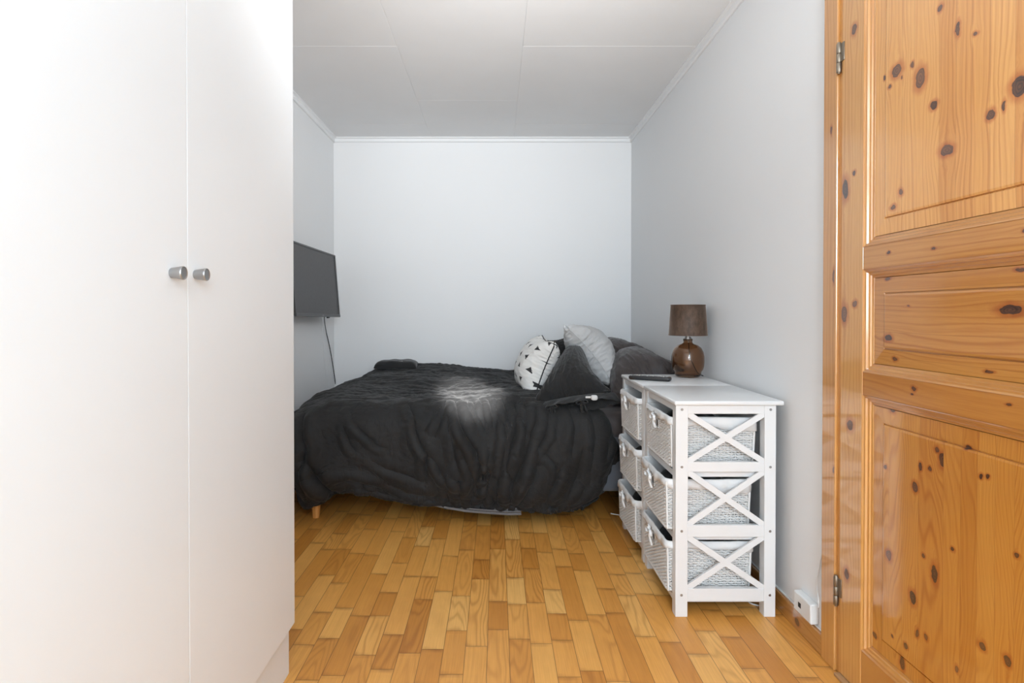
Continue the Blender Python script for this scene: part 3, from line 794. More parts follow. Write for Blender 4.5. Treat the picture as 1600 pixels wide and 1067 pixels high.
for ui, (uy, uname) in enumerate(((2.0175, 'nearer'), (2.4555, 'farther'))):
    for ti, (z0, z1) in enumerate(TIER):
        pull = [[.012, .016, .000], [.022, .018, .012]][ui][ti]
        k = empty('wicker_basket', (UX0+BW/2-.006-pull, uy+.209, z0+.001), label=f'white wicker basket with liner, {words[ti]} tier of the {uname} basket unit', cat='basket', group='white lined baskets of the two units')
        tagm = bpy.data.objects.new('weave', WICK); COL.objects.link(tagm); tagm.parent = k
        lo = bpy.data.objects.new('liner', liners[(ti+ui) % 3]); COL.objects.link(lo); lo.parent = k
        mk_bow(bi+2, k); bi += 1
# dark clothes inside the baskets
def cloth_lump(name, cx, cy, z0, z1, rx, ry, mat, seed, label, cat='clothes'):
    rng = np.random.default_rng(seed); n, m = 56, 56; V = []
    ph = rng.uniform(0, 6.28, (14,)); fr_ = rng.uniform(-1, 1, (14, 2)); fr_ /= np.linalg.norm(fr_, axis=1)[:, None]; fk = rng.uniform(18, 90, 14)
    for j in range(m+1):
        for i in range(n+1):
            u, v = i/n*2-1, j/m*2-1; x, y = u*rx, v*ry
            e = (1-abs(u)**5)*(1-abs(v)**5)
            h = sum(math.sin(fk[q]*(x*fr_[q][0]+y*fr_[q][1])+ph[q])*(.9/ (fk[q]*.06+1)) for q in range(14))
            V.append((x, y, (z1-z0)*(e**.45)*(0.86+.05*h)))
    F = [(j*(n+1)+i, j*(n+1)+i+1, (j+1)*(n+1)+i+1, (j+1)*(n+1)+i) for j in range(m) for i in range(n)]
    base = len(V)
    V += [(-rx, -ry, -.004), (rx, -ry, -.004), (rx, ry, -.004), (-rx, ry, -.004)]
    me = bpy.data.meshes.new(name); me.from_pydata(V, [], F+[(base, base+3, base+2, base+1)])
    return link_mesh(name, me, mat, loc=(cx, cy, z0), smooth=True, label=label, cat=cat)
def cloth_mat(name, col, scale=900, b=.25, rough=.9, sheen=.25, wr=.0):
    t = NT(name); o = t.obj(); n = t.noise(o, scale, 2); n2 = t.noise(o, 7, 3); n3 = t.noise(o, 14, 5, .55, 1.0)
    rd = t.math('MAXIMUM', t.math('SUBTRACT', 1.0, t.math('MULTIPLY', t.math('ABSOLUTE', t.math('SUBTRACT', n3, .5)), 8.0)), 0.0)
    c = t.mix(t.mrange(n2, .3, .7), tuple(q*.88 for q in col[:3])+(1,), tuple(min(1, q*1.10) for q in col[:3])+(1,))
    h = t.math('ADD', t.math('MULTIPLY', n, .10), t.math('MULTIPLY', rd, wr))
    t.set(Base_Color=c, Roughness=rough, Specular_IOR_Level=.25, Sheen_Weight=sheen, Sheen_Roughness=.5, Normal=t.bump(h, b, .004)); return t.m
M['black_cotton'] = cloth_mat('black_cotton', (0.020, 0.020, 0.021))
for uy, ti, un, mm, nm in ((2.0175, 1, 'nearer', 0, 'middle'), (2.0175, 0, 'nearer', 0, 'bottom'), (2.0175, 2, 'nearer', 0, 'top'), (2.4555, 1, 'farther', 0, 'middle'), (2.4555, 0, 'farther', 0, 'bottom')):
    z0 = TIER[ti][0]+.008
    cloth_lump('folded_clothes', 0.768, uy+.209, z0, z0+.178, .128, .148, M['black_cotton'], ti*7+int(uy*100), f'black clothes heaped in the {nm} basket of the {un} unit')

# ------------------------------------------------------------------ table lamp
LX, LY, LZ = .9200, 2.770, .762
lamp = empty('table_lamp', (LX, LY, LZ), label='brown table lamp with a velvet drum shade and a smoky glass bottle base', cat='lamp')
g = NT('smoky_brown_glass'); go = g.obj(); gz = g.sep(go)[2]
g.set(Base_Color=(0.60, 0.40, 0.26, 1), Roughness=.03, Transmission_Weight=1.0, IOR=1.45, Specular_IOR_Level=.6)
M['smoke'] = g.m
outer = [(.0001, .0), (.044, 0), (.052, .002), (.059, .008), (.062, .016), (.0615, .023), (.064, .029), (.070, .037), (.0745, .052), (.0765, .075), (.0755, .100), (.071, .122), (.062, .140), (.047, .152), (.030, .158), (.0225, .1625), (.0205, .170), (.0215, .176)]
inner = [(r-.0022 if r > .01 else r, z+(.004 if i < 4 else (-.0005))) for i, (r, z) in enumerate(outer)][::-1]
gb = B(); gb.lathe(outer+[(.0190, .1765)]+inner, n=64); gb.build('glass_base', M['smoke'], lamp, smooth=True)
cap = B(); cap.lathe([(.0001, .176), (.0212, .176), (.0220, .178), (.0220, .181), (.020, .183), (.0085, .1835), (.0085, .196), (.0001, .196)], n=36); cap.build('collar', M['black_plastic'] if False else plain('smoky_brown_cap', (0.10, 0.06, 0.035), .25), lamp, auto=40)
sc = B(); sc.lathe([(.0001, .183), (.0150, .183), (.0155, .190), (.0125, .192), (.0125, .204), (.0145, .206), (.0145, .240), (.0001, .240)], n=28); sc.build('socket', M['steel'], lamp, auto=40)
def velvet():
    t = NT('taupe_velvet'); o = t.obj(); s = t.sep(o); n = t.noise(t.vmath('MULTIPLY', o, (1, 1, .5)), 60, 4, .65); n2 = t.noise(o, 420, 3)
    c = t.mix(t.mrange(n, .3, .7), lin(66, 50, 40), lin(98, 78, 64))
    t.set(Base_Color=c, Roughness=.55, Sheen_Weight=.75, Sheen_Roughness=.35, Sheen_Tint=lin(200, 175, 155), Specular_IOR_Level=.35, Normal=t.bump(n2, .35, .001)); return t.m
sh = B(); z0, z1, r0, r1 = .199, .347, .0890, .0800
sh.lathe([(r0, z0), (r0+.0012, z0+.001), (r0+.0012, z0+.004), (r0+.0003, z0+.005), (r1+.0003, z1-.005), (r1+.0012, z1-.004), (r1+.0012, z1-.001), (r1, z1), (r1-.0015, z1), (r0-.0015, z0), (r0, z0)], n=72)
sh.build('lamp_shade', velvet(), lamp, auto=50)
M['shade_in'] = plain('shade_lining', (.75, .72, .66), .7)
rg = B()
for z, r in ((z1-.012, r1-.002),): 
    rg.tube([(math.cos(a)*r, math.sin(a)*r, z) for a in [2*math.pi*k/48 for k in range(48)]], .0012, 6, closed=True)
    for k in range(3):
        a = 2*math.pi*k/3; rg.tube([(math.cos(a)*.012, math.sin(a)*.012, .238), (math.cos(a)*r, math.sin(a)*r, z)], .0011, 6)
rg.build('shade_spider', M['steel'], lamp, smooth=True)
bl = B(); bl.lathe([(.0001, .238), (.012, .240), (.014, .250), (.026, .275), (.030, .292), (.024, .312), (.010, .322), (.0001, .324)], n=28); bl.build('bulb', plain('frosted_bulb', (.85, .85, .84), .3), lamp, smooth=True)
cb = B(); cb.tube(smooth_path([(.004, 0, .180), (.002, -.004, .165), (.006, -.004, .120), (.018, .005, .080), (.044, .018, .035), (.056, .012, .012), (.0605, .006, .010)]), .0022, 8); cb.build('cord_in_glass', M['black_plastic'], lamp, smooth=True)
c2 = B(); c2.tube(smooth_path([(.0605, .006, .010), (.071, .004, .006), (.078, .012, .0035), (.082, .030, .0035)]), .0026, 8); c2.build('lamp_cord', M['black_plastic'], lamp, smooth=True)

# ------------------------------------------------------------------ remote control
rc = empty('remote_control', (.700, 2.628, .7622), math.atan2(-.095, .165), label='slim black remote control with grey buttons on the far end of the white unit', cat='remote control')
b = B(); b.box(-.094, .094, -.022, .022, 0, .020, .008, seg=3); b.build('housing', M['black_plastic'], rc, auto=50)
rng = random.Random(4)
for i in range(14):
    for j in range(3):
        if i in (5, 9) and j != 1: continue
        x = -.082+i*.0122; y = -.012+j*.012
        kb = B(); kb.box(x-.0036, x+.0036, y-.0034, y+.0034, .0190, .0212, .0008, seg=1)
        kb.build('button', M['grey_plastic'] if (i+j) % 3 else M['white_plastic'], rc)
kb = B(); kb.lathe([(.0001, .0222), (.010, .0220), (.0115, .0208), (.0115, .0190)], (-.020, 0, 0), 24); kb.build('navigation_ring', M['grey_plastic'], rc, auto=40)

# thin white cable behind and under the units
B().tube(smooth_path([(.60, 3.02, .014), (.72, 2.97, .008), (.90, 2.85, .004), (.995, 2.62, .004), (.97, 2.30, .004), (.93, 2.13, .004), (.955, 2.09, .003), (1.0, 2.075, .003)]), .0028, 8).build('floor_cable', M['white_plastic'], smooth=True, label='thin white cable running on the floor behind and under the basket units', cat='cable')

# ------------------------------------------------------------------ bed
BX0, BX1, BY0, BY1 = -1.030, 1.000, 2.935, 4.360
M['bedgrey'] = cloth_mat('grey_bed_base_fabric', lin(92, 96, 103)[:3], 700, .3)
M['sheet'] = cloth_mat('dark_taupe_satin', (0.060, 0.050, 0.049), 1200, .15, .42, .1, .5)
M['legwood'] = pine('birch_bed_leg', 'x', 'z', [], seed=12.2, flat=.3, tone=.80)
bed = empty('bed', (-.015, 3.65, 0), label='double bed on short round wooden legs, mostly hidden by the black duvet', cat='bed')
def bpart(name, mat, z0, z1, ins, bev): return B().box(BX0-bed.location.x+ins, BX1-bed.location.x-ins, BY0-bed.location.y+ins, BY1-bed.location.y-ins, z0, z1, bev, seg=4).build(name, mat, bed, auto=50)
bpart('base', M['bedgrey'], .150, .36, .012, .02); bpart('mattress', M['bedgrey'], .362, .560, .0, .05)
bpart('fitted_sheet', M['sheet'], .40, .570, -.006, .06)
for x in (-.945, .915):
    for y in (3.005, 4.29):
        l = B(); l.lathe([(.0001, 0), (.0175, 0), (.0185, .003), (.0290, .152), (.0001, .152)], (x-bed.location.x, y-bed.location.y, 0), 32); l.build('leg', M['legwood'], bed, auto=40)

# ------------------------------------------------------------------ small cloth solver (position based), used for duvet and pillows
def proj(A, Bv, L, k, kc=None):
    d = Bv-A; l = np.sqrt((d*d).sum(-1, keepdims=True))+1e-9
    s = (l-L)/l
    if kc is not None: s = np.where(s < 0, s*kc, s*k)
    else: s = s*k
    c = d*(s*.5); A += c; Bv -= c
def relax(P, h, v, ks=1.0, kb=.15, kd=.35, kc=1.0):
    for a in (0, 1):
        A, Bv = P[:, a:-1:2], P[:, a+1::2]; proj(A[:, :Bv.shape[1]], Bv, h, ks, kc)
        A, Bv = P[a:-1:2], P[a+1::2]; proj(A[:Bv.shape[0]], Bv, v, ks, kc)
    D = math.hypot(h, v)
    for a in (0, 1):
        for (r0, r1) in ((slice(a, -1, 2), slice(a+1, None, 2)),):
            for c in (0, 1):
                X = P[r0, c:-1:2]; Y = P[r1, c+1::2]; n, m = min(X.shape[0], Y.shape[0]), min(X.shape[1], Y.shape[1]); proj(X[:n, :m], Y[:n, :m], D, kd)
                X = P[r0, c+1::2]; Y = P[r1, c:-1:2]; n, m = min(X.shape[0], Y.shape[0]), min(X.shape[1], Y.shape[1]); proj(X[:n, :m], Y[:n, :m], D, kd)
    for a in range(4):
        X, Y = P[:, a:-2:4], P[:, a+2::4]; m = min(X.shape[1], Y.shape[1]); proj(X[:, :m], Y[:, :m], 2*h, kb)
        X, Y = P[a:-2:4], P[a+2::4]; m = min(X.shape[0], Y.shape[0]); proj(X[:m], Y[:m], 2*v, kb)
def relax2(P, H, Vv, ks, kb, kd, kc):
    H = H[..., None]; Vv = Vv[..., None]
    for a in (0, 1):
        A, Bv = P[:, a:-1:2], P[:, a+1::2]; proj(A[:, :Bv.shape[1]], Bv, H[:, a::2][:, :Bv.shape[1]], ks, kc)
        A, Bv = P[a:-1:2], P[a+1::2]; proj(A[:Bv.shape[0]], Bv, Vv[a::2][:Bv.shape[0]], ks, kc)
    D = np.sqrt(H[:-1]**2+Vv[:, :-1]**2)
    for a in (0, 1):
        for c in (0, 1):
            d = D[a::2, c::2]
            X = P[a:-1:2, c:-1:2]; Y = P[a+1::2, c+1::2]; n, m = min(X.shape[0], Y.shape[0]), min(X.shape[1], Y.shape[1]); proj(X[:n, :m], Y[:n, :m], d[:n, :m], kd)
            X = P[a:-1:2, c+1::2]; Y = P[a+1::2, c:-1:2]; n, m = min(X.shape[0], Y.shape[0]), min(X.shape[1], Y.shape[1]); proj(X[:n, :m], Y[:n, :m], d[:n, :m], kd)
    for a in range(4):
        X, Y = P[:, a:-2:4], P[:, a+2::4]; m = min(X.shape[1], Y.shape[1]); proj(X[:, :m], Y[:, :m], 2*H[:, a::4][:, :m], kb)
        X, Y = P[a:-2:4], P[a+2::4]; m = min(X.shape[0], Y.shape[0]); proj(X[:m], Y[:m], 2*Vv[a::4][:m], kb)
def smoothn(shape, rng, it):
    a = rng.standard_normal(shape)
    for _ in range(it):
        a = (a+np.roll(a, 1, 0)+np.roll(a, -1, 0)+np.roll(a, 1, 1)+np.roll(a, -1, 1))/5
    return a/a.std()
def sm(x, a, b): t = np.clip((x-a)/(b-a), 0, 1); return t*t*(3-2*t)
def hump(x, y):
    """filling of the duvet above the mattress"""
    h = .040*np.exp(-((x+.55)**2/.30+(y-3.95)**2/.10)) + .055*np.exp(-((y-4.40)**2/.05))*sm(x, -1.25, -.85)
    h += .030*np.exp(-((x-.10)**2/.12+(y-3.15)**2/.05)) + .018*np.sin(x*5.2+1)*np.sin(y*4.1) - .02*np.exp(-((x+.1)**2/.1+(y-3.6)**2/.03))
    h -= .055*sm(-x, .80, 1.15)+.05*sm(-x, 1.0, 1.25)
    return h
def duvet():
    rng = np.random.default_rng(7)
    sp = .0135; nx, ny = 146, 153                 # columns along x, rows from the wall to the front hem
    gx = np.linspace(-1.34, .600, nx); s = np.arange(ny)*sp
    h0 = (gx[1]-gx[0])
    P = np.zeros((ny, nx, 3))
    ty = 4.375 - s; L1 = 4.375-2.83
    drop = np.maximum(0, s-L1)[:, None]; X = gx[None, :]+0*drop
    P[..., 0] = np.maximum(X, -1.19); P[..., 1] = np.maximum(ty, 2.83)[:, None]; P[..., 2] = .74-drop-np.maximum(0, -1.19-X)
    # where the cloth is gathered: strongly on the right half of the front, softly elsewhere
    S = s[:, None]; fr = sm(S, 1.38, 1.60)
    gath = .03+.025*sm(S, .2, .6)+fr*(.035+.075*sm(X, -.45, .0)+.06*np.exp(-((X+.98)/.12)**2))
    RX = h0*(1+gath); RY = sp*(1+.03*sm(S, 1.2, 1.5)+0*X)
    RY = RY*(1-fr*(.10*np.exp(-((X+.68)/.17)**2)+.12*sm(X, .40, .60)))
    # seeds of the folds: long soft ridges fanning out from the middle of the top edge
    ang = (X-.05)+(S-1.45)*(-.25*np.tanh((X-.25)*4))*fr
    ph = 2.0*smoothn((ny, nx), rng, 260)
    for wl, am in ((.115, .010), (.068, .006), (.039, .0035)):
        P[..., 1] -= fr*am*np.sin(2*math.pi*ang/wl+ph*1.1)*(.4+.6*sm(X, -.5, .1))
    P[..., 2] += (1-fr)*.008*smoothn((ny, nx), rng, 30)
    P[..., 1] -= fr*.006*np.abs(smoothn((ny, nx), rng, 25))
    P += rng.standard_normal(P.shape)*.0006
    prev = P.copy()
    hx = (RX[:, :-1]+RX[:, 1:])/2; hy = (RY[:-1]+RY[1:])/2
    body_c = np.array([-.285, 3.655, .295]); body_b = np.array([.855, .765, .295]); r = .13
    def collide(P, prev, mu):
        x, y, z = P[..., 0], P[..., 1], P[..., 2]
        hz = hump(x, y)*sm(z, .35, .6)
        fb = .040*np.sin(np.clip((z-.06)/.55, 0, 1)*math.pi)+(.016*np.sin(x*6.3+z*4+.4)+.010*np.sin(x*13+z*-6))*sm(-z, -.62, -.35)
        q = np.stack([x, y+fb*(y < 3.4), z-hz], -1)-body_c
        a = np.abs(q)-(body_b-r)
        o = np.maximum(a, 0); lo = np.sqrt((o*o).sum(-1)); ins = np.minimum(a.max(-1), 0)
        d = lo+ins-r
        g = np.where(lo[..., None] > 1e-6, o/(lo[..., None]+1e-9), (a == a.max(-1, keepdims=True)).astype(float))*np.sign(q)
        pen = np.maximum(0, .004-d)[..., None]
        P += g*pen
        mv = P-prev; mn = (mv*g).sum(-1, keepdims=True)*g; tan = mv-mn
        P -= tan*np.where(pen > 0, mu, 0)
        P[..., 1] = np.minimum(P[..., 1], 4.382); P[..., 0] = np.maximum(P[..., 0], -1.228); P[..., 2] = np.maximum(P[..., 2], .012)
        P[..., 0] = np.where(P[..., 1] < 2.92, np.minimum(P[..., 0], .606), P[..., 0])
    dt = .011; N = 190
    for it in range(N):
        vel = (P-prev)*.965; prev = P.copy(); P = P+vel; P[..., 2] -= 9.8*dt*dt
        # the heavy rounded hem curls in under the bed
        low = sm(-P[..., 2], -.20, -.10)*fr; P[..., 1] += low*5*dt*dt
        for k in range(5):
            relax2(P, hx, hy, 1.0, .035, .20, .9); 
            if k % 2 == 0: collide(P, prev, .30)
    return P, (ny, nx)
def up(P, k):
    """smooth (Catmull-Rom) refinement of a grid by k"""
    def one(A):
        n = A.shape[0]; t = np.linspace(0, n-1, (n-1)*k+1); i = np.minimum(t.astype(int), n-2); f = (t-i)[:, None, None]
        p0 = A[np.maximum(i-1, 0)]; p1 = A[i]; p2 = A[i+1]; p3 = A[np.minimum(i+2, n-1)]
        return .5*((2*p1)+(p2-p0)*f+(2*p0-5*p1+4*p2-p3)*f*f+(3*p1-p0-3*p2+p3)*f**3)
    return one(one(P).transpose(1, 0, 2)).transpose(1, 0, 2)
def normals(P):
    du = np.gradient(P, axis=1); dv = np.gradient(P, axis=0); n = np.cross(dv, du); return n/(np.linalg.norm(n, axis=-1, keepdims=True)+1e-12)
# creases of the hanging front: polylines (x, z) in metres on the front of the duvet, depth, width, side of the ridge
C1 = lambda pts: [((440+a/3.1375-776)*2.83/900, 1.072-(480+b/3.1375-488)*2.83/900) for a, b in pts]
C2 = lambda pts: [((700+a/3.1375-776)*2.83/900, 1.072-(480+b/3.1375-488)*2.83/900) for a, b in pts]
CREASES = [
 (C1([(315, 540), (345, 580), (380, 610), (410, 640), (450, 660)]), .010, .010, 1), (C1([(400, 620), (450, 680), (510, 705)]), .008, .009, 1),
 (C1([(640, 590), (680, 680), (715, 725), (705, 790), (700, 860)]), .016, .012, 1), (C1([(780, 430), (792, 480), (800, 520), (770, 600), (750, 640)]), .011, .010, -1),
 (C1([(820, 480), (860, 580), (900, 640), (940, 700), (965, 780)]), .013, .011, 1), (C1([(125, 740), (150, 820), (200, 880), (235, 940)]), .030, .020, 1),
 (C1([(85, 540), (100, 640), (122, 700), (95, 800), (110, 900)]), .022, .016, -1), (C1([(740, 735), (790, 830), (850, 910)]), .011, .010, 1),
 (C1([(300, 610), (330, 670), (360, 715)]), .009, .010, 1), (C1([(430, 750), (500, 800), (600, 830), (690, 870)]), .007, .012, 1),
 (C1([(240, 860), (330, 850), (400, 875), (480, 905)]), .014, .014, -1), (C1([(860, 740), (885, 840), (855, 930)]), .013, .011, -1),
 (C1([(700, 620), (740, 560), (780, 510)]), .008, .010, 1), (C1([(900, 450), (960, 560), (1000, 620)]), .009, .009, 1), (C1([(600, 500), (640, 560), (660, 620)]), .007, .010, 1),
 (C1([(930, 960), (970, 890), (1010, 850)]), .013, .011, 1), (C1([(380, 860), (380, 900), (420, 935)]), .012, .010, 1), (C1([(500, 880), (620, 930), (760, 950)]), .009, .012, 1),
 (C2([(20, 470), (60, 600), (110, 670), (155, 725)]), .013, .010, 1), (C2([(145, 690), (158, 760), (150, 830), (115, 930)]), .016, .012, -1),
 (C2([(235, 540), (240, 640), (225, 740)]), .010, .010, -1), (C2([(345, 520), (330, 640), (300, 720), (285, 790)]), .014, .012, -1),
 (C2([(410, 640), (370, 760), (330, 860), (318, 960)]), .017, .013, -1), (C2([(505, 540), (480, 640), (430, 710)]), .011, .010, -1),
 (C2([(435, 780), (400, 880), (335, 985)]), .019, .013, 1), (C2([(180, 750), (205, 830), (190, 920)]), .010, .009, 1), (C2([(255, 450), (280, 520), (310, 600)]), .009, .009, 1),
 (C2([(600, 500), (622, 600), (600, 740)]), .007, .013, 1), (C2([(700, 500), (722, 640), (700, 830)]), .009, .014, 1), (C2([(790, 480), (805, 620), (775, 800)]), .008, .013, -1),
 (C2([(480, 720), (520, 770), (540, 850)]), .008, .009, 1), (C2([(60, 430), (90, 520), (150, 610)]), .010, .009, 1), (C2([(120, 430), (160, 500), (190, 590)]), .009, .008, -1),
 (C2([(170, 440), (200, 520), (215, 600)]), .008, .008, 1), (C2([(0, 560), (30, 650), (40, 760)]), .010, .010, -1), (C2([(300, 440), (330, 500), (350, 560)]), .007, .008, -1),
 (C2([(20, 820), (60, 900), (50, 970)]), .010, .010, 1), (C2([(240, 840), (260, 920), (240, 985)]), .010, .010, -1), (C2([(560, 760), (520, 880), (470, 980)]), .010, .014, -1),
 (C2([(660, 700), (640, 840), (580, 980)]), .009, .015, -1), (C2([(360, 560), (380, 620), (370, 680)]), .008, .008, 1), (C2([(440, 500), (430, 580), (400, 640)]), .008, .009, 1)]
HEM = [(-1.36, .20), (-1.08, .19), (-1.005, .185), (-.985, .125), (-.963, .09), (-.905, .11), (-.83, .16), (-.76, .18), (-.69, .18), (-.63, .155), (-.56, .13), (-.36, .103), (-.05, .080), (.12, .088), (.23, .075), (.36, .064), (.47, .075), (.54, .110), (.60, .16), (.64, .20)]
def finish_duvet(P0):
    P = up(P0, 3); n, m = P.shape[:2]; rng = np.random.default_rng(3)
    s = np.linspace(0, (P0.shape[0]-1)*.0135, n)[:, None]
    # smooth the solver's grain a little
    for _ in range(4): P[1:-1, 1:-1] = (P[1:-1, 1:-1]*2+P[2:, 1:-1]+P[:-2, 1:-1]+P[1:-1, 2:]+P[1:-1, :-2])/6
    # uneven hem
    hx = np.array([h[0] for h in HEM]); hz = np.array([h[1] for h in HEM])
    fm = sm(s+0*P[..., 0], 1.42, 1.56); col = P[-1:, :, 0]
    zb = np.minimum.accumulate(P[..., 2], 0).min(0)[None, :]; zt = .56
    tgt = np.interp(P[..., 0], hx, hz); z = P[..., 2]
    zn = zt-(zt-z)*(zt-tgt)/(zt-zb); P[..., 2] = np.where((z < zt) & (s > 1.3), zn, z)
    # right edge of the cloth: nearly upright, rounding in at the bottom corner
    xt = np.interp(P[..., 2], [.04, .075, .12, .20, .30, .45], [.40, .50, .555, .605, .624, .624]); xe = P[..., 0].max(1, keepdims=True)
    P[..., 0] += np.where(P[..., 0] > 0, (np.minimum(xt, .624)-xe)*sm(P[..., 0]/xe, .15, 1.0), 0)*sm(s+0*P[..., 0], 1.30, 1.52)
    N = normals(P)
    if N[n//3, m//2, 2] < 0: N = -N
    x, y, z = P[..., 0], P[..., 1], P[..., 2]
    front = sm(-N[..., 1], .15, .6); top = 1-front
    d = np.zeros(x.shape)
    for pts, A, w, sd in CREASES:
        best = np.full(x.shape, 9.0); sg = np.zeros(x.shape); uu = np.zeros(x.shape); L = 0; pts = np.array(pts)
        # wander
        seg = np.linalg.norm(np.diff(pts, axis=0), axis=1); tot = seg.sum()
        for (a, b, l) in zip(pts[:-1], pts[1:], seg):
            e = (b-a)/l; rx_, rz_ = x-a[0], z-a[1]; t = np.clip(rx_*e[0]+rz_*e[1], 0, l)
            qx, qz = rx_-t*e[0], rz_-t*e[1]; dd = np.sqrt(qx*qx+qz*qz); mk = dd < best
            best = np.where(mk, dd, best); sg = np.where(mk, np.sign(qx*e[1]-qz*e[0]), sg); uu = np.where(mk, (L+t)/tot, uu); L += l
        env = np.sin(np.clip(uu, .02, .98)*math.pi)**.6; tt = best*sg*sd
        d += front*env*A*1.5*(-.75*np.exp(-(best/(w*1.0))**1.7)-.40*np.exp(-best/(w*.38))+.95*np.exp(-((tt-2.1*w)/(1.6*w))**2)+.35*np.exp(-((tt+2.8*w)/(2.2*w))**2))
    # broad unevenness and crumple everywhere, finer and more vertical on the front
    def an(it_x, it_y, seed):
        a = np.random.default_rng(seed).standard_normal((n, m))
        for _ in range(it_x): a = (2*a+np.roll(a, 1, 1)+np.roll(a, -1, 1))/4
        for _ in range(it_y): a = (2*a+np.roll(a, 1, 0)+np.roll(a, -1, 0))/4
        return a/a.std()
    def ridged(a): return 1-2*np.minimum(1, np.abs(a)*1.1)
    A1, A2, A3, A4 = an(60, 500, 1), an(16, 120, 2), an(320, 60, 4), an(60, 40, 5)
    rt = sm(x, -.55, .05); rt = .35+.65*rt
    d += front*rt*(.0045*ridged(A1)+.0006*ridged(A2))+front*(.0035*an(150, 250, 6)+.004*an(420, 900, 16)*rt)
    d += top*(.0042*ridged(A3)+.0024*ridged(A4)+.006*an(700, 400, 8))*(1-.6*front)
    d += .0012*ridged(an(12, 12, 9))
    # gathers where the cloth breaks over the edge
    eg = np.exp(-((z-.60)/.035)**2)*sm(-N[..., 1], .1, .4)*np.exp(-((x-.02)/.30)**2)
    d += eg*.0075*ridged(an(14, 300, 12))
    # seam puckers along the hem
    d += sm(s+0*x, s[-1, 0]-.06, s[-1, 0])*.003*an(10, 10, 14)
    P += N*d[..., None]
    P[..., 1] = np.minimum(P[..., 1], 4.374); P[..., 0] = np.maximum(P[..., 0], -1.232); P[..., 2] = np.maximum(P[..., 2], .014)
    P[..., 0] = np.where(P[..., 1] < 2.92, np.minimum(P[..., 0], .624), P[..., 0])
    return P
DP0, _ = duvet()
DP = finish_duvet(DP0)
def grid_faces(n, m, flip=False):
    f = [(j*m+i, j*m+i+1, (j+1)*m+i+1, (j+1)*m+i) for j in range(n-1) for i in range(m-1)]
    return [q[::-1] for q in f] if flip else f
def grid_mesh(name, P, mat, thick=0.0, sub=1, parent=None, loc=(0, 0, 0), uvs=True, **kw):
    n, m = P.shape[:2]; loc = Vector(loc); V = (P.reshape(-1, 3)-np.array(loc)).tolist()
    me = bpy.data.meshes.new(name); me.from_pydata(V, [], grid_faces(n, m)); me.update()
    u = me.uv_layers.new(name='cloth'); li = np.zeros(len(me.loops), dtype=np.int32); me.loops.foreach_get('vertex_index', li)
    uv = np.stack([(li % m)/m*1.9, (li//m)/n*2.1], -1).astype(np.float32); u.data.foreach_set('uv', uv.ravel())
    o = link_mesh(name, me, mat, parent, loc, True, **kw)
    if thick:
        s = o.modifiers.new('thickness', 'SOLIDIFY'); s.thickness = thick; s.offset = -1
    if sub:
        s = o.modifiers.new('smooth', 'SUBSURF'); s.levels = sub; s.render_levels = sub
    return o
def duvet_mat():
    t = NT('washed_black_cotton'); o = t.obj(); s = t.sep(o)
    uv = t.n('ShaderNodeUVMap', uv_map='cloth').outputs[0]
    n = t.noise(uv, 900, 2); n2 = t.noise(o, 5, 3)
    # fine creases: ridged noise, stretched down the drop
    w = t.n('ShaderNodeTexNoise'); t.l(t.vmath('MULTIPLY', uv, (1.0, .55, 1)), w.inputs['Vector']); w.inputs['Scale'].default_value = 16; w.inputs['Detail'].default_value = 6; w.inputs['Roughness'].default_value = .55; w.inputs['Distortion'].default_value = 1.2
    ridge = t.math('SUBTRACT', 1.0, t.math('MULTIPLY', t.math('ABSOLUTE', t.math('SUBTRACT', w.outputs['Fac'], .5)), 7.0))
    ridge = t.math('MAXIMUM', ridge, 0.0)
    w2 = t.noise(uv, 42, 4, .6, .8); r2 = t.math('MAXIMUM', t.math('SUBTRACT', 1.0, t.math('MULTIPLY', t.math('ABSOLUTE', t.math('SUBTRACT', w2, .5)), 8.0)), 0.0)
    c = t.mix(t.mrange(n2, .3, .7), (0.0150, 0.0150, 0.0155, 1), (0.0215, 0.0215, 0.0220, 1))
    h = t.math('ADD', t.math('ADD', t.math('MULTIPLY', ridge, 2.0), t.math('MULTIPLY', r2, .7)), t.math('MULTIPLY', n, .12))
    t.set(Base_Color=c, Roughness=.74, Specular_IOR_Level=.34, Sheen_Weight=.06, Sheen_Roughness=.45, Normal=t.bump(h, .40, .0018)); return t.m
M['duvet'] = duvet_mat()
grid_mesh('duvet', DP, M['duvet'], .018, 0, loc=(-.3, 3.6, .6), label='large rumpled black duvet draped over the bed and hanging down its front', cat='duvet')

# ------------------------------------------------------------------ pillows
def pillow_half(w, h, n, m, press, seed, steps=110, puck=1.045):
    """one face of a stuffed case: blown up over a flat seam"""
    rng = np.random.default_rng(seed); P = np.zeros((n, m, 3)); X, Y = np.meshgrid(np.linspace(-w/2, w/2, m), np.linspace(-h/2, h/2, n))
    cr = 1-.10*(np.abs(X/w*2)**4)*(np.abs(Y/h*2)**4)*2; P[..., 0] = X*cr; P[..., 1] = Y*cr; P[..., 2] = .01*np.cos(X/w*math.pi)*np.cos(Y/h*math.pi)+.006*np.abs(smoothn((n, m), rng, 4))
    hh, vv = w/(m-1)*puck, h/(n-1)*puck; prev = P.copy()
    ed = np.zeros((n, m), bool); ed[0] = ed[-1] = True; ed[:, 0] = ed[:, -1] = True
    for it in range(steps):
        vel = (P-prev)*.93; prev = P.copy(); N = normals(P); N = N if N[n//2, m//2, 2] > 0 else -N
        P = P+vel+N*press*.00012
        for k in range(4):
            relax(P, hh, vv, 1.0, .05, .25, .95); P[ed, 2] = 0; P[..., 2] = np.maximum(P[..., 2], 0)
    return P
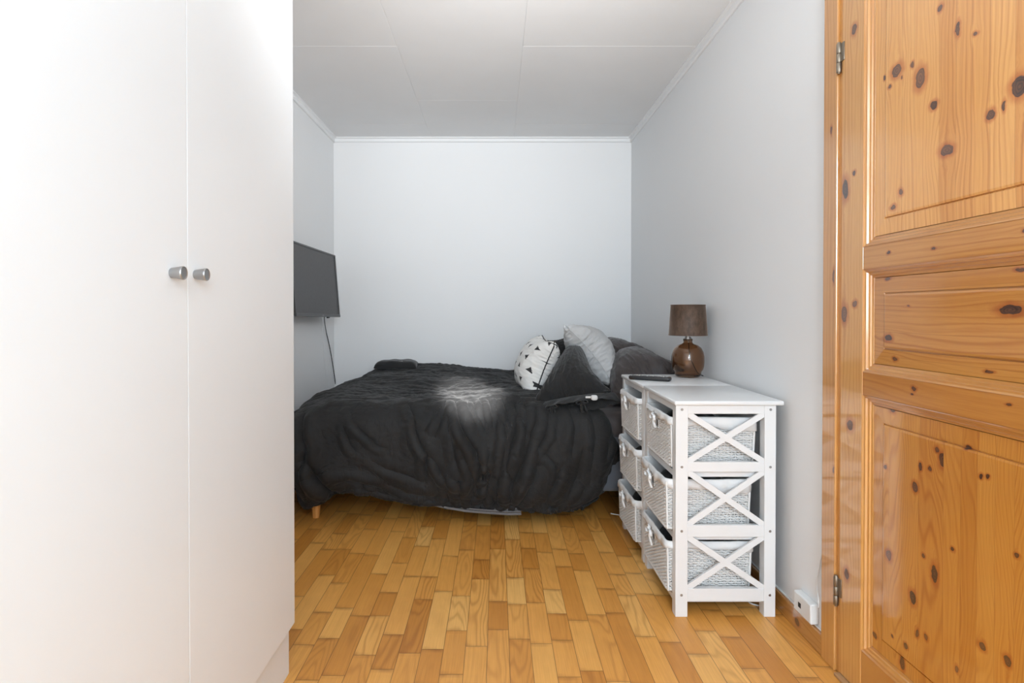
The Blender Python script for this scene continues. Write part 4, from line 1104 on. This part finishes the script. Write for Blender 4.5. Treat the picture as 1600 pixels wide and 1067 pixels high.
def close(Pt, Pb, thick_t=1.0, thick_b=1.0):
    """vertices/faces of the two faces welded along the seam"""
    n, m = Pt.shape[:2]; Bm = Pb.copy(); Bm[..., 2] *= -thick_b; T = Pt.copy(); T[..., 2] *= thick_t
    ed = np.zeros((n, m), bool); ed[0] = ed[-1] = True; ed[:, 0] = ed[:, -1] = True; Bm[ed] = T[ed]
    V = list(map(tuple, T.reshape(-1, 3))); idx = -np.ones((n, m), int)
    for j in range(n):
        for i in range(m):
            if ed[j, i]: idx[j, i] = j*m+i
            else: idx[j, i] = len(V); V.append(tuple(Bm[j, i]))
    F = grid_faces(n, m); G = [(idx[j, i], idx[j+1, i], idx[j+1, i+1], idx[j, i+1]) for j in range(n-1) for i in range(m-1)]
    seam = [(0, i) for i in range(m)]+[(j, m-1) for j in range(1, n)]+[(n-1, i) for i in range(m-2, -1, -1)]+[(j, 0) for j in range(n-2, 0, -1)]
    return V, F+G, [T[a, b] for a, b in seam]
def frame(up_dir, normal):
    z = Vector(normal).normalized(); y = Vector(up_dir); y = (y-z*y.dot(z)).normalized(); x = y.cross(z); return Matrix((x, y, z)).transposed()
def make_pillow(name, V, F, mat, center, R, deform=None, sub=1, **kw):
    c = Vector(center); VV = []
    for v in V:
        v = Vector(v)
        if deform: v = deform(v)
        VV.append(R @ v)
    root = empty(name, c, **kw)
    me = bpy.data.meshes.new('case'); me.from_pydata([tuple(v) for v in VV], [], F); me.update()
    # local pattern coordinates
    at = me.attributes.new('flat', 'FLOAT_VECTOR', 'POINT'); at.data.foreach_set('vector', np.array(V, dtype=np.float32).ravel())
    o = link_mesh('case', me, mat, root, smooth=True)
    s = o.modifiers.new('smooth', 'SUBSURF'); s.levels = sub; s.render_levels = sub
    return root, o
def wrinkle(P, amp, seed, lx, ly, k=2):
    P = up(P, k); n, m = P.shape[:2]; N = normals(P); N = N if N[n//2, m//2, 2] > 0 else -N
    def an(a_, b_, sd):
        a = np.random.default_rng(sd).standard_normal((n, m))
        for _ in range(a_): a = (2*a+np.roll(a, 1, 1)+np.roll(a, -1, 1))/4
        for _ in range(b_): a = (2*a+np.roll(a, 1, 0)+np.roll(a, -1, 0))/4
        return a/a.std()
    X, Y = np.meshgrid(np.linspace(-1, 1, m), np.linspace(-1, 1, n)); e = np.minimum(1-np.abs(X), 1-np.abs(Y)); edge = np.clip(e*14, 0, 1)
    r = lambda a: 1-2*np.minimum(1, np.abs(a)*1.1)
    d = amp*(r(an(lx, ly, seed))+.5*r(an(max(2, lx//5), max(2, ly//5), seed+1)))*edge*(.55+.75*np.exp(-e*4))
    return P+N*d[..., None]
HA = pillow_half(.60, .46, 47, 61, 1.0, 1); HB = pillow_half(.60, .46, 47, 61, 1.0, 2)
HC = pillow_half(.40, .40, 45, 45, 1.0, 5); HD = pillow_half(.40, .40, 45, 45, 1.0, 6)
HA, HB = wrinkle(HA, .0042, 31, 160, 10), wrinkle(HB, .0044, 37, 200, 9)
HC, HD = wrinkle(HC, .0020, 41, 40, 14), wrinkle(HD, .0020, 43, 60, 14)
M['grey_case'] = cloth_mat('light_grey_cotton', lin(196, 196, 196)[:3], 1100, .25, .9, .1, .5)
M['black_case'] = cloth_mat('black_linen', (0.0215, 0.0215, 0.022), 700, .45, .9, .2, .6)
# white cushion printed with dark fluttering triangles
def birds():
    t = NT('white_cotton_dark_print'); f = t.n('ShaderNodeAttribute', attribute_name='flat').outputs['Vector']; o = t.obj()
    p = t.vmath('ADD', f, (0.43, 0.39, 0)); x, y, z = t.sep(p)
    row = t.math('FLOOR', t.math('DIVIDE', y, .066)); xs = t.math('ADD', x, t.math('MULTIPLY', t.math('MODULO', row, 2.0), .040))
    col = t.math('FLOOR', t.math('DIVIDE', xs, .080))
    wn = t.n('ShaderNodeTexWhiteNoise', noise_dimensions='3D'); t.l(t.comb(col, row, t.math('GREATER_THAN', z, 0.0)), wn.inputs['Vector']); r = wn.outputs['Value']
    lx = t.math('SUBTRACT', t.math('SUBTRACT', xs, t.math('MULTIPLY', col, .080)), .040); ly = t.math('SUBTRACT', t.math('SUBTRACT', y, t.math('MULTIPLY', row, .066)), .033)
    rot = t.n('ShaderNodeVectorRotate', rotation_type='Z_AXIS'); t.l(t.comb(lx, ly, 0.0), rot.inputs['Vector']); t.l(t.math('MULTIPLY', r, 2.4), rot.inputs['Angle'])
    a, b, _ = t.sep(rot.outputs[0])
    # kite-like body + two stubby wings
    body = t.math('LESS_THAN', t.math('ADD', t.math('MULTIPLY', t.math('ABSOLUTE', a), 1.6), t.math('MULTIPLY', t.math('ABSOLUTE', t.math('ADD', b, .001)), 1.0)), .0155)
    wing = t.math('MULTIPLY', t.math('LESS_THAN', t.math('ABSOLUTE', a), t.math('MULTIPLY', t.math('ADD', b, .012), .85)), t.math('LESS_THAN', b, .010))
    m = t.math('MAXIMUM', body, wing, clamp=True)
    c = t.mix(m, lin(226, 225, 222), lin(46, 46, 48)); n = t.noise(o, 1000, 2); n3 = t.noise(o, 60, 3)
    t.set(Base_Color=c, Roughness=.9, Sheen_Weight=.1, Normal=t.bump(t.math('ADD', t.math('MULTIPLY', n, .3), t.math('MULTIPLY', n3, .5)), .25, .0015)); return t.m
def tube_of(pts, rad, n=6, closed=True): b = B(); b.tube(pts, rad, n, closed=closed); return b

# cushion
def d_cush(v):
    a, b_ = abs(v.x)/.20, abs(v.y)/.20; k = 1-.17*min(1, a)**3*min(1, b_)**3
    return Vector((v.x*1.0*k, v.y*.96*k, v.z*1.1))
V, F, seam = close(HC, HD, 1.0, .9); R = frame((.44, .0, .90), (-.955, -.17, .36)); cc = Vector((.236, 3.33, .762))
root, o = make_pillow('patterned_cushion', V, F, birds(), cc, R, d_cush, label='white cushion with small dark triangle print and black piping, on the duvet', cat='cushion')
tube_of([R @ d_cush(Vector((p[0], p[1], 0))) for p in seam], .0036).build('piping', M['black_case'], root, smooth=True)
# light grey pillow standing on edge
V, F, seam = close(HA, HB, .95, .95)
R = frame((-.64, .10, .76), (.76, -.085, .62)); 
def d_grey(v): return Vector((v.x*.95, v.y*1.0+.0*v.x, v.z-.10*(v.y/.23)**2*.25))
root, o = make_pillow('grey_pillow', V, F, M['grey_case'], (.575, 3.52, .835), R, d_grey, label='light grey pillow propped on its edge behind the black tied pillow', cat='pillow')
tube_of([R @ d_grey(Vector((p[0], p[1], 0))) for p in seam], .0022).build('seam', M['grey_case'], root, smooth=True)
# black pillow with ties, opening towards the room
R = frame((.12, .86, .46), (-.28, -.42, .86))
def d_black(v):
    u = (v.x+.30)/.60            # 0 at the open end .. 1 at the far corner
    w = 1.02-.90*float(np.clip((u-.06)/.94, 0, 1))**1.15
    return Vector((v.y*.92*w+.022*float(sm(np.float64(u), .1, 1.0)), (u-.5)*.52, v.z*(1.05-.35*u)))
V, F, seam = close(HB, HA, .95, .70)
root, o = make_pillow('black_pillow', V, [f[::-1] for f in F], M['black_case'], (.412, 3.170, .738), R, d_black, label='black pillow tied shut with small bows, slumped at the front edge of the bed', cat='pillow')
# open hem of the case: two wavy lips
rng = random.Random(9)
for sgn, nm in ((1, 'upper'), (-1, 'lower')):
    Pg = np.zeros((7, 60, 3))
    for j in range(7):
        for i in range(60):
            u = i/59*2-1; x = u*.222*(1+.02*j); q = j/6
            y = -.245-q*.060-.010*math.cos(u*2.2)*q; mouth = (1-u*u)*(.030 if sgn > 0 else .016)
            z = sgn*(mouth*(.6+.8*q))+.004*math.sin(u*13+j*.7+sgn)*q+.003*math.sin(u*29+sgn*2)*q-(.010*q if sgn < 0 else 0)-.012*abs(u)**6*q-.010*q**1.6
            Pg[j, i] = R @ Vector((x, y, z))
    c = Vector(root.location); g = grid_mesh('hem_flap', Pg, M['black_case'], .003, 1, parent=root, uvs=False)
for u in (-.42, .30):
    b = B(); base = Vector((u*.215, -.312, .030)); rr = random.Random(int(u*100))
    def rib(pts): b.tube(smooth_path([R @ (base+Vector(p)) for p in [(a_*1.4, b_*1.3, c_*1.3) for a_, b_, c_ in pts]], 6), .0062, 6, flat=(1, .35))
    rib([(0, 0, 0), (-.012, -.008, .008), (-.022, -.010, .002), (-.012, -.010, -.006), (0, 0, 0)]); rib([(0, 0, 0), (.012, -.008, .008), (.020, -.012, .000), (.010, -.010, -.006), (0, 0, 0)])
    rib([(0, 0, 0), (-.004, -.014, -.010), (-.007, -.020, -.028), (-.004, -.022, -.040)]); rib([(0, 0, 0), (.006, -.014, -.012), (.007, -.018, -.026), (.011, -.020, -.036)])
    b.build('tie', M['black_case'], root, smooth=True)
def soft_tag(name, parent, c, sx, sy, sz, mat, rot=None, **kw):
    b = B(); b.box(-sx/2, sx/2, -sy/2, sy/2, -sz/2, sz/2, min(sx, sy, sz)*.4, rot=rot, seg=3)
    for v in b.bm.verts: v.co += Vector(c)
    return b.build(name, mat, parent, smooth=True, **kw)
M['white_cotton'] = cloth_mat('white_cotton', (.78, .78, .77), 900, .2)
cr = Vector(root.location)
soft_tag('inner_pillow', root, Vector((.487, 2.872, .646))-cr, .034, .03, .026, M['white_cotton'], label='white inner pillow showing through the opening')
soft_tag('care_label', root, Vector((.455, 2.862, .650))-cr, .026, .004, .010, M['white_cotton'])
# black pillow standing behind
V, F, seam = close(HC, HD, .7, .7); R = frame((-.25, .12, .96), (-.45, -.86, .1))
root, o = make_pillow('black_pillow', V, F, M['black_case'], (.470, 3.80, .760), R, lambda v: Vector((v.x*.9, v.y*.92, v.z)), label='black pillow mostly hidden between the patterned cushion and the grey pillow', cat='pillow')
soft_tag('care_label', root, Vector(((888-776)*3.55/900, 3.55, 1.072-(547-488)*3.55/900))-Vector(root.location), .012, .003, .030, M['white_cotton'])
# two taupe pillows lying against the right wall
for i, (c, a, wv) in enumerate((((.790, 3.93, .745), .03, 'farther'), ((.800, 3.33, .715), -.05, 'nearer'))):
    V, F, seam = close((HA, HB)[i], (HB, HA)[i], 1.1, .8); R = frame((.88, a, .44), (-.44, -.03, .88))
    df = lambda v: Vector((v.x*1.0, v.y*.98, v.z-.35*v.y*v.y*2))
    root, o = make_pillow('taupe_pillow', V, F, M['sheet'], c, R, df, label=f'dark taupe satin pillow lying at the head of the bed, the {wv} of two', cat='pillow')
    tube_of([R @ df(Vector((p[0], p[1], 0))) for p in seam], .0022).build('seam', M['sheet'], root, smooth=True)

# folded black garment at the back corner of the bed
gm = cloth_lump('folded_garment', -.735, 4.250, .668, .732, .155, .095, M['black_cotton'], 77, 'folded black garment with a white tag on the back left of the duvet', 'clothes')
soft_tag('white_tag', gm, (.035, -.058, .045), .034, .003, .011, M['white_cotton'])

# grey knitted blanket whose braided edge peeps out under the duvet
def braid(name, pts, r, mat, parent=None, **kw):
    pts = smooth_path(pts, 8); b = B(); cum = [0]
    for p, q in zip(pts, pts[1:]): cum.append(cum[-1]+(q-p).length)
    for ph in (0, 2.09, 4.19):
        b.tube([p+Vector((0, math.cos(c_*420+ph)*r*.6, math.sin(c_*420+ph)*r*.6)) for p, c_ in zip(pts, cum)], r*.55, 5)
    return b.build(name, mat, parent, smooth=True, **kw)
bk = empty('grey_blanket', (-.12, 2.96, .12), label='grey knitted blanket edge showing under the black duvet', cat='blanket')
M['knit'] = cloth_mat('grey_knit', lin(120, 116, 116)[:3], 900, .3)
def dense(pts, k): 
    o_ = []
    for p, q in zip(pts, pts[1:]):
        for i in range(k): o_.append(Vector(p).lerp(Vector(q), i/k))
    o_.append(Vector(pts[-1])); return o_
ed = [(-.36, 2.925, .100), (-.25, 2.900, .085), (-.15, 2.890, .072), (-.03, 2.880, .066), (.060, 2.875, .062), (.122, 2.880, .062)]
L0 = Vector(bk.location)
braid('braided_edge', dense([Vector(p)-L0 for p in ed], 5), .006, M['knit'], bk)
braid('braided_edge', dense([Vector(p)-L0+Vector((0, .006, .010)) for p in ed[2:]], 5), .004, M['knit'], bk)
Pg = np.zeros((8, 40, 3)); 
for i in range(40):
    u = i/39*(len(ed)-1); k = min(int(u), len(ed)-2); e = Vector(ed[k]).lerp(Vector(ed[k+1]), u-k)
    for j in range(8): Pg[j, i] = (e.x, e.y+.012+j*.010, e.z+.004+j*.028)
grid_mesh('knit', Pg-np.array(L0), M['knit'], .004, 1, parent=bk)
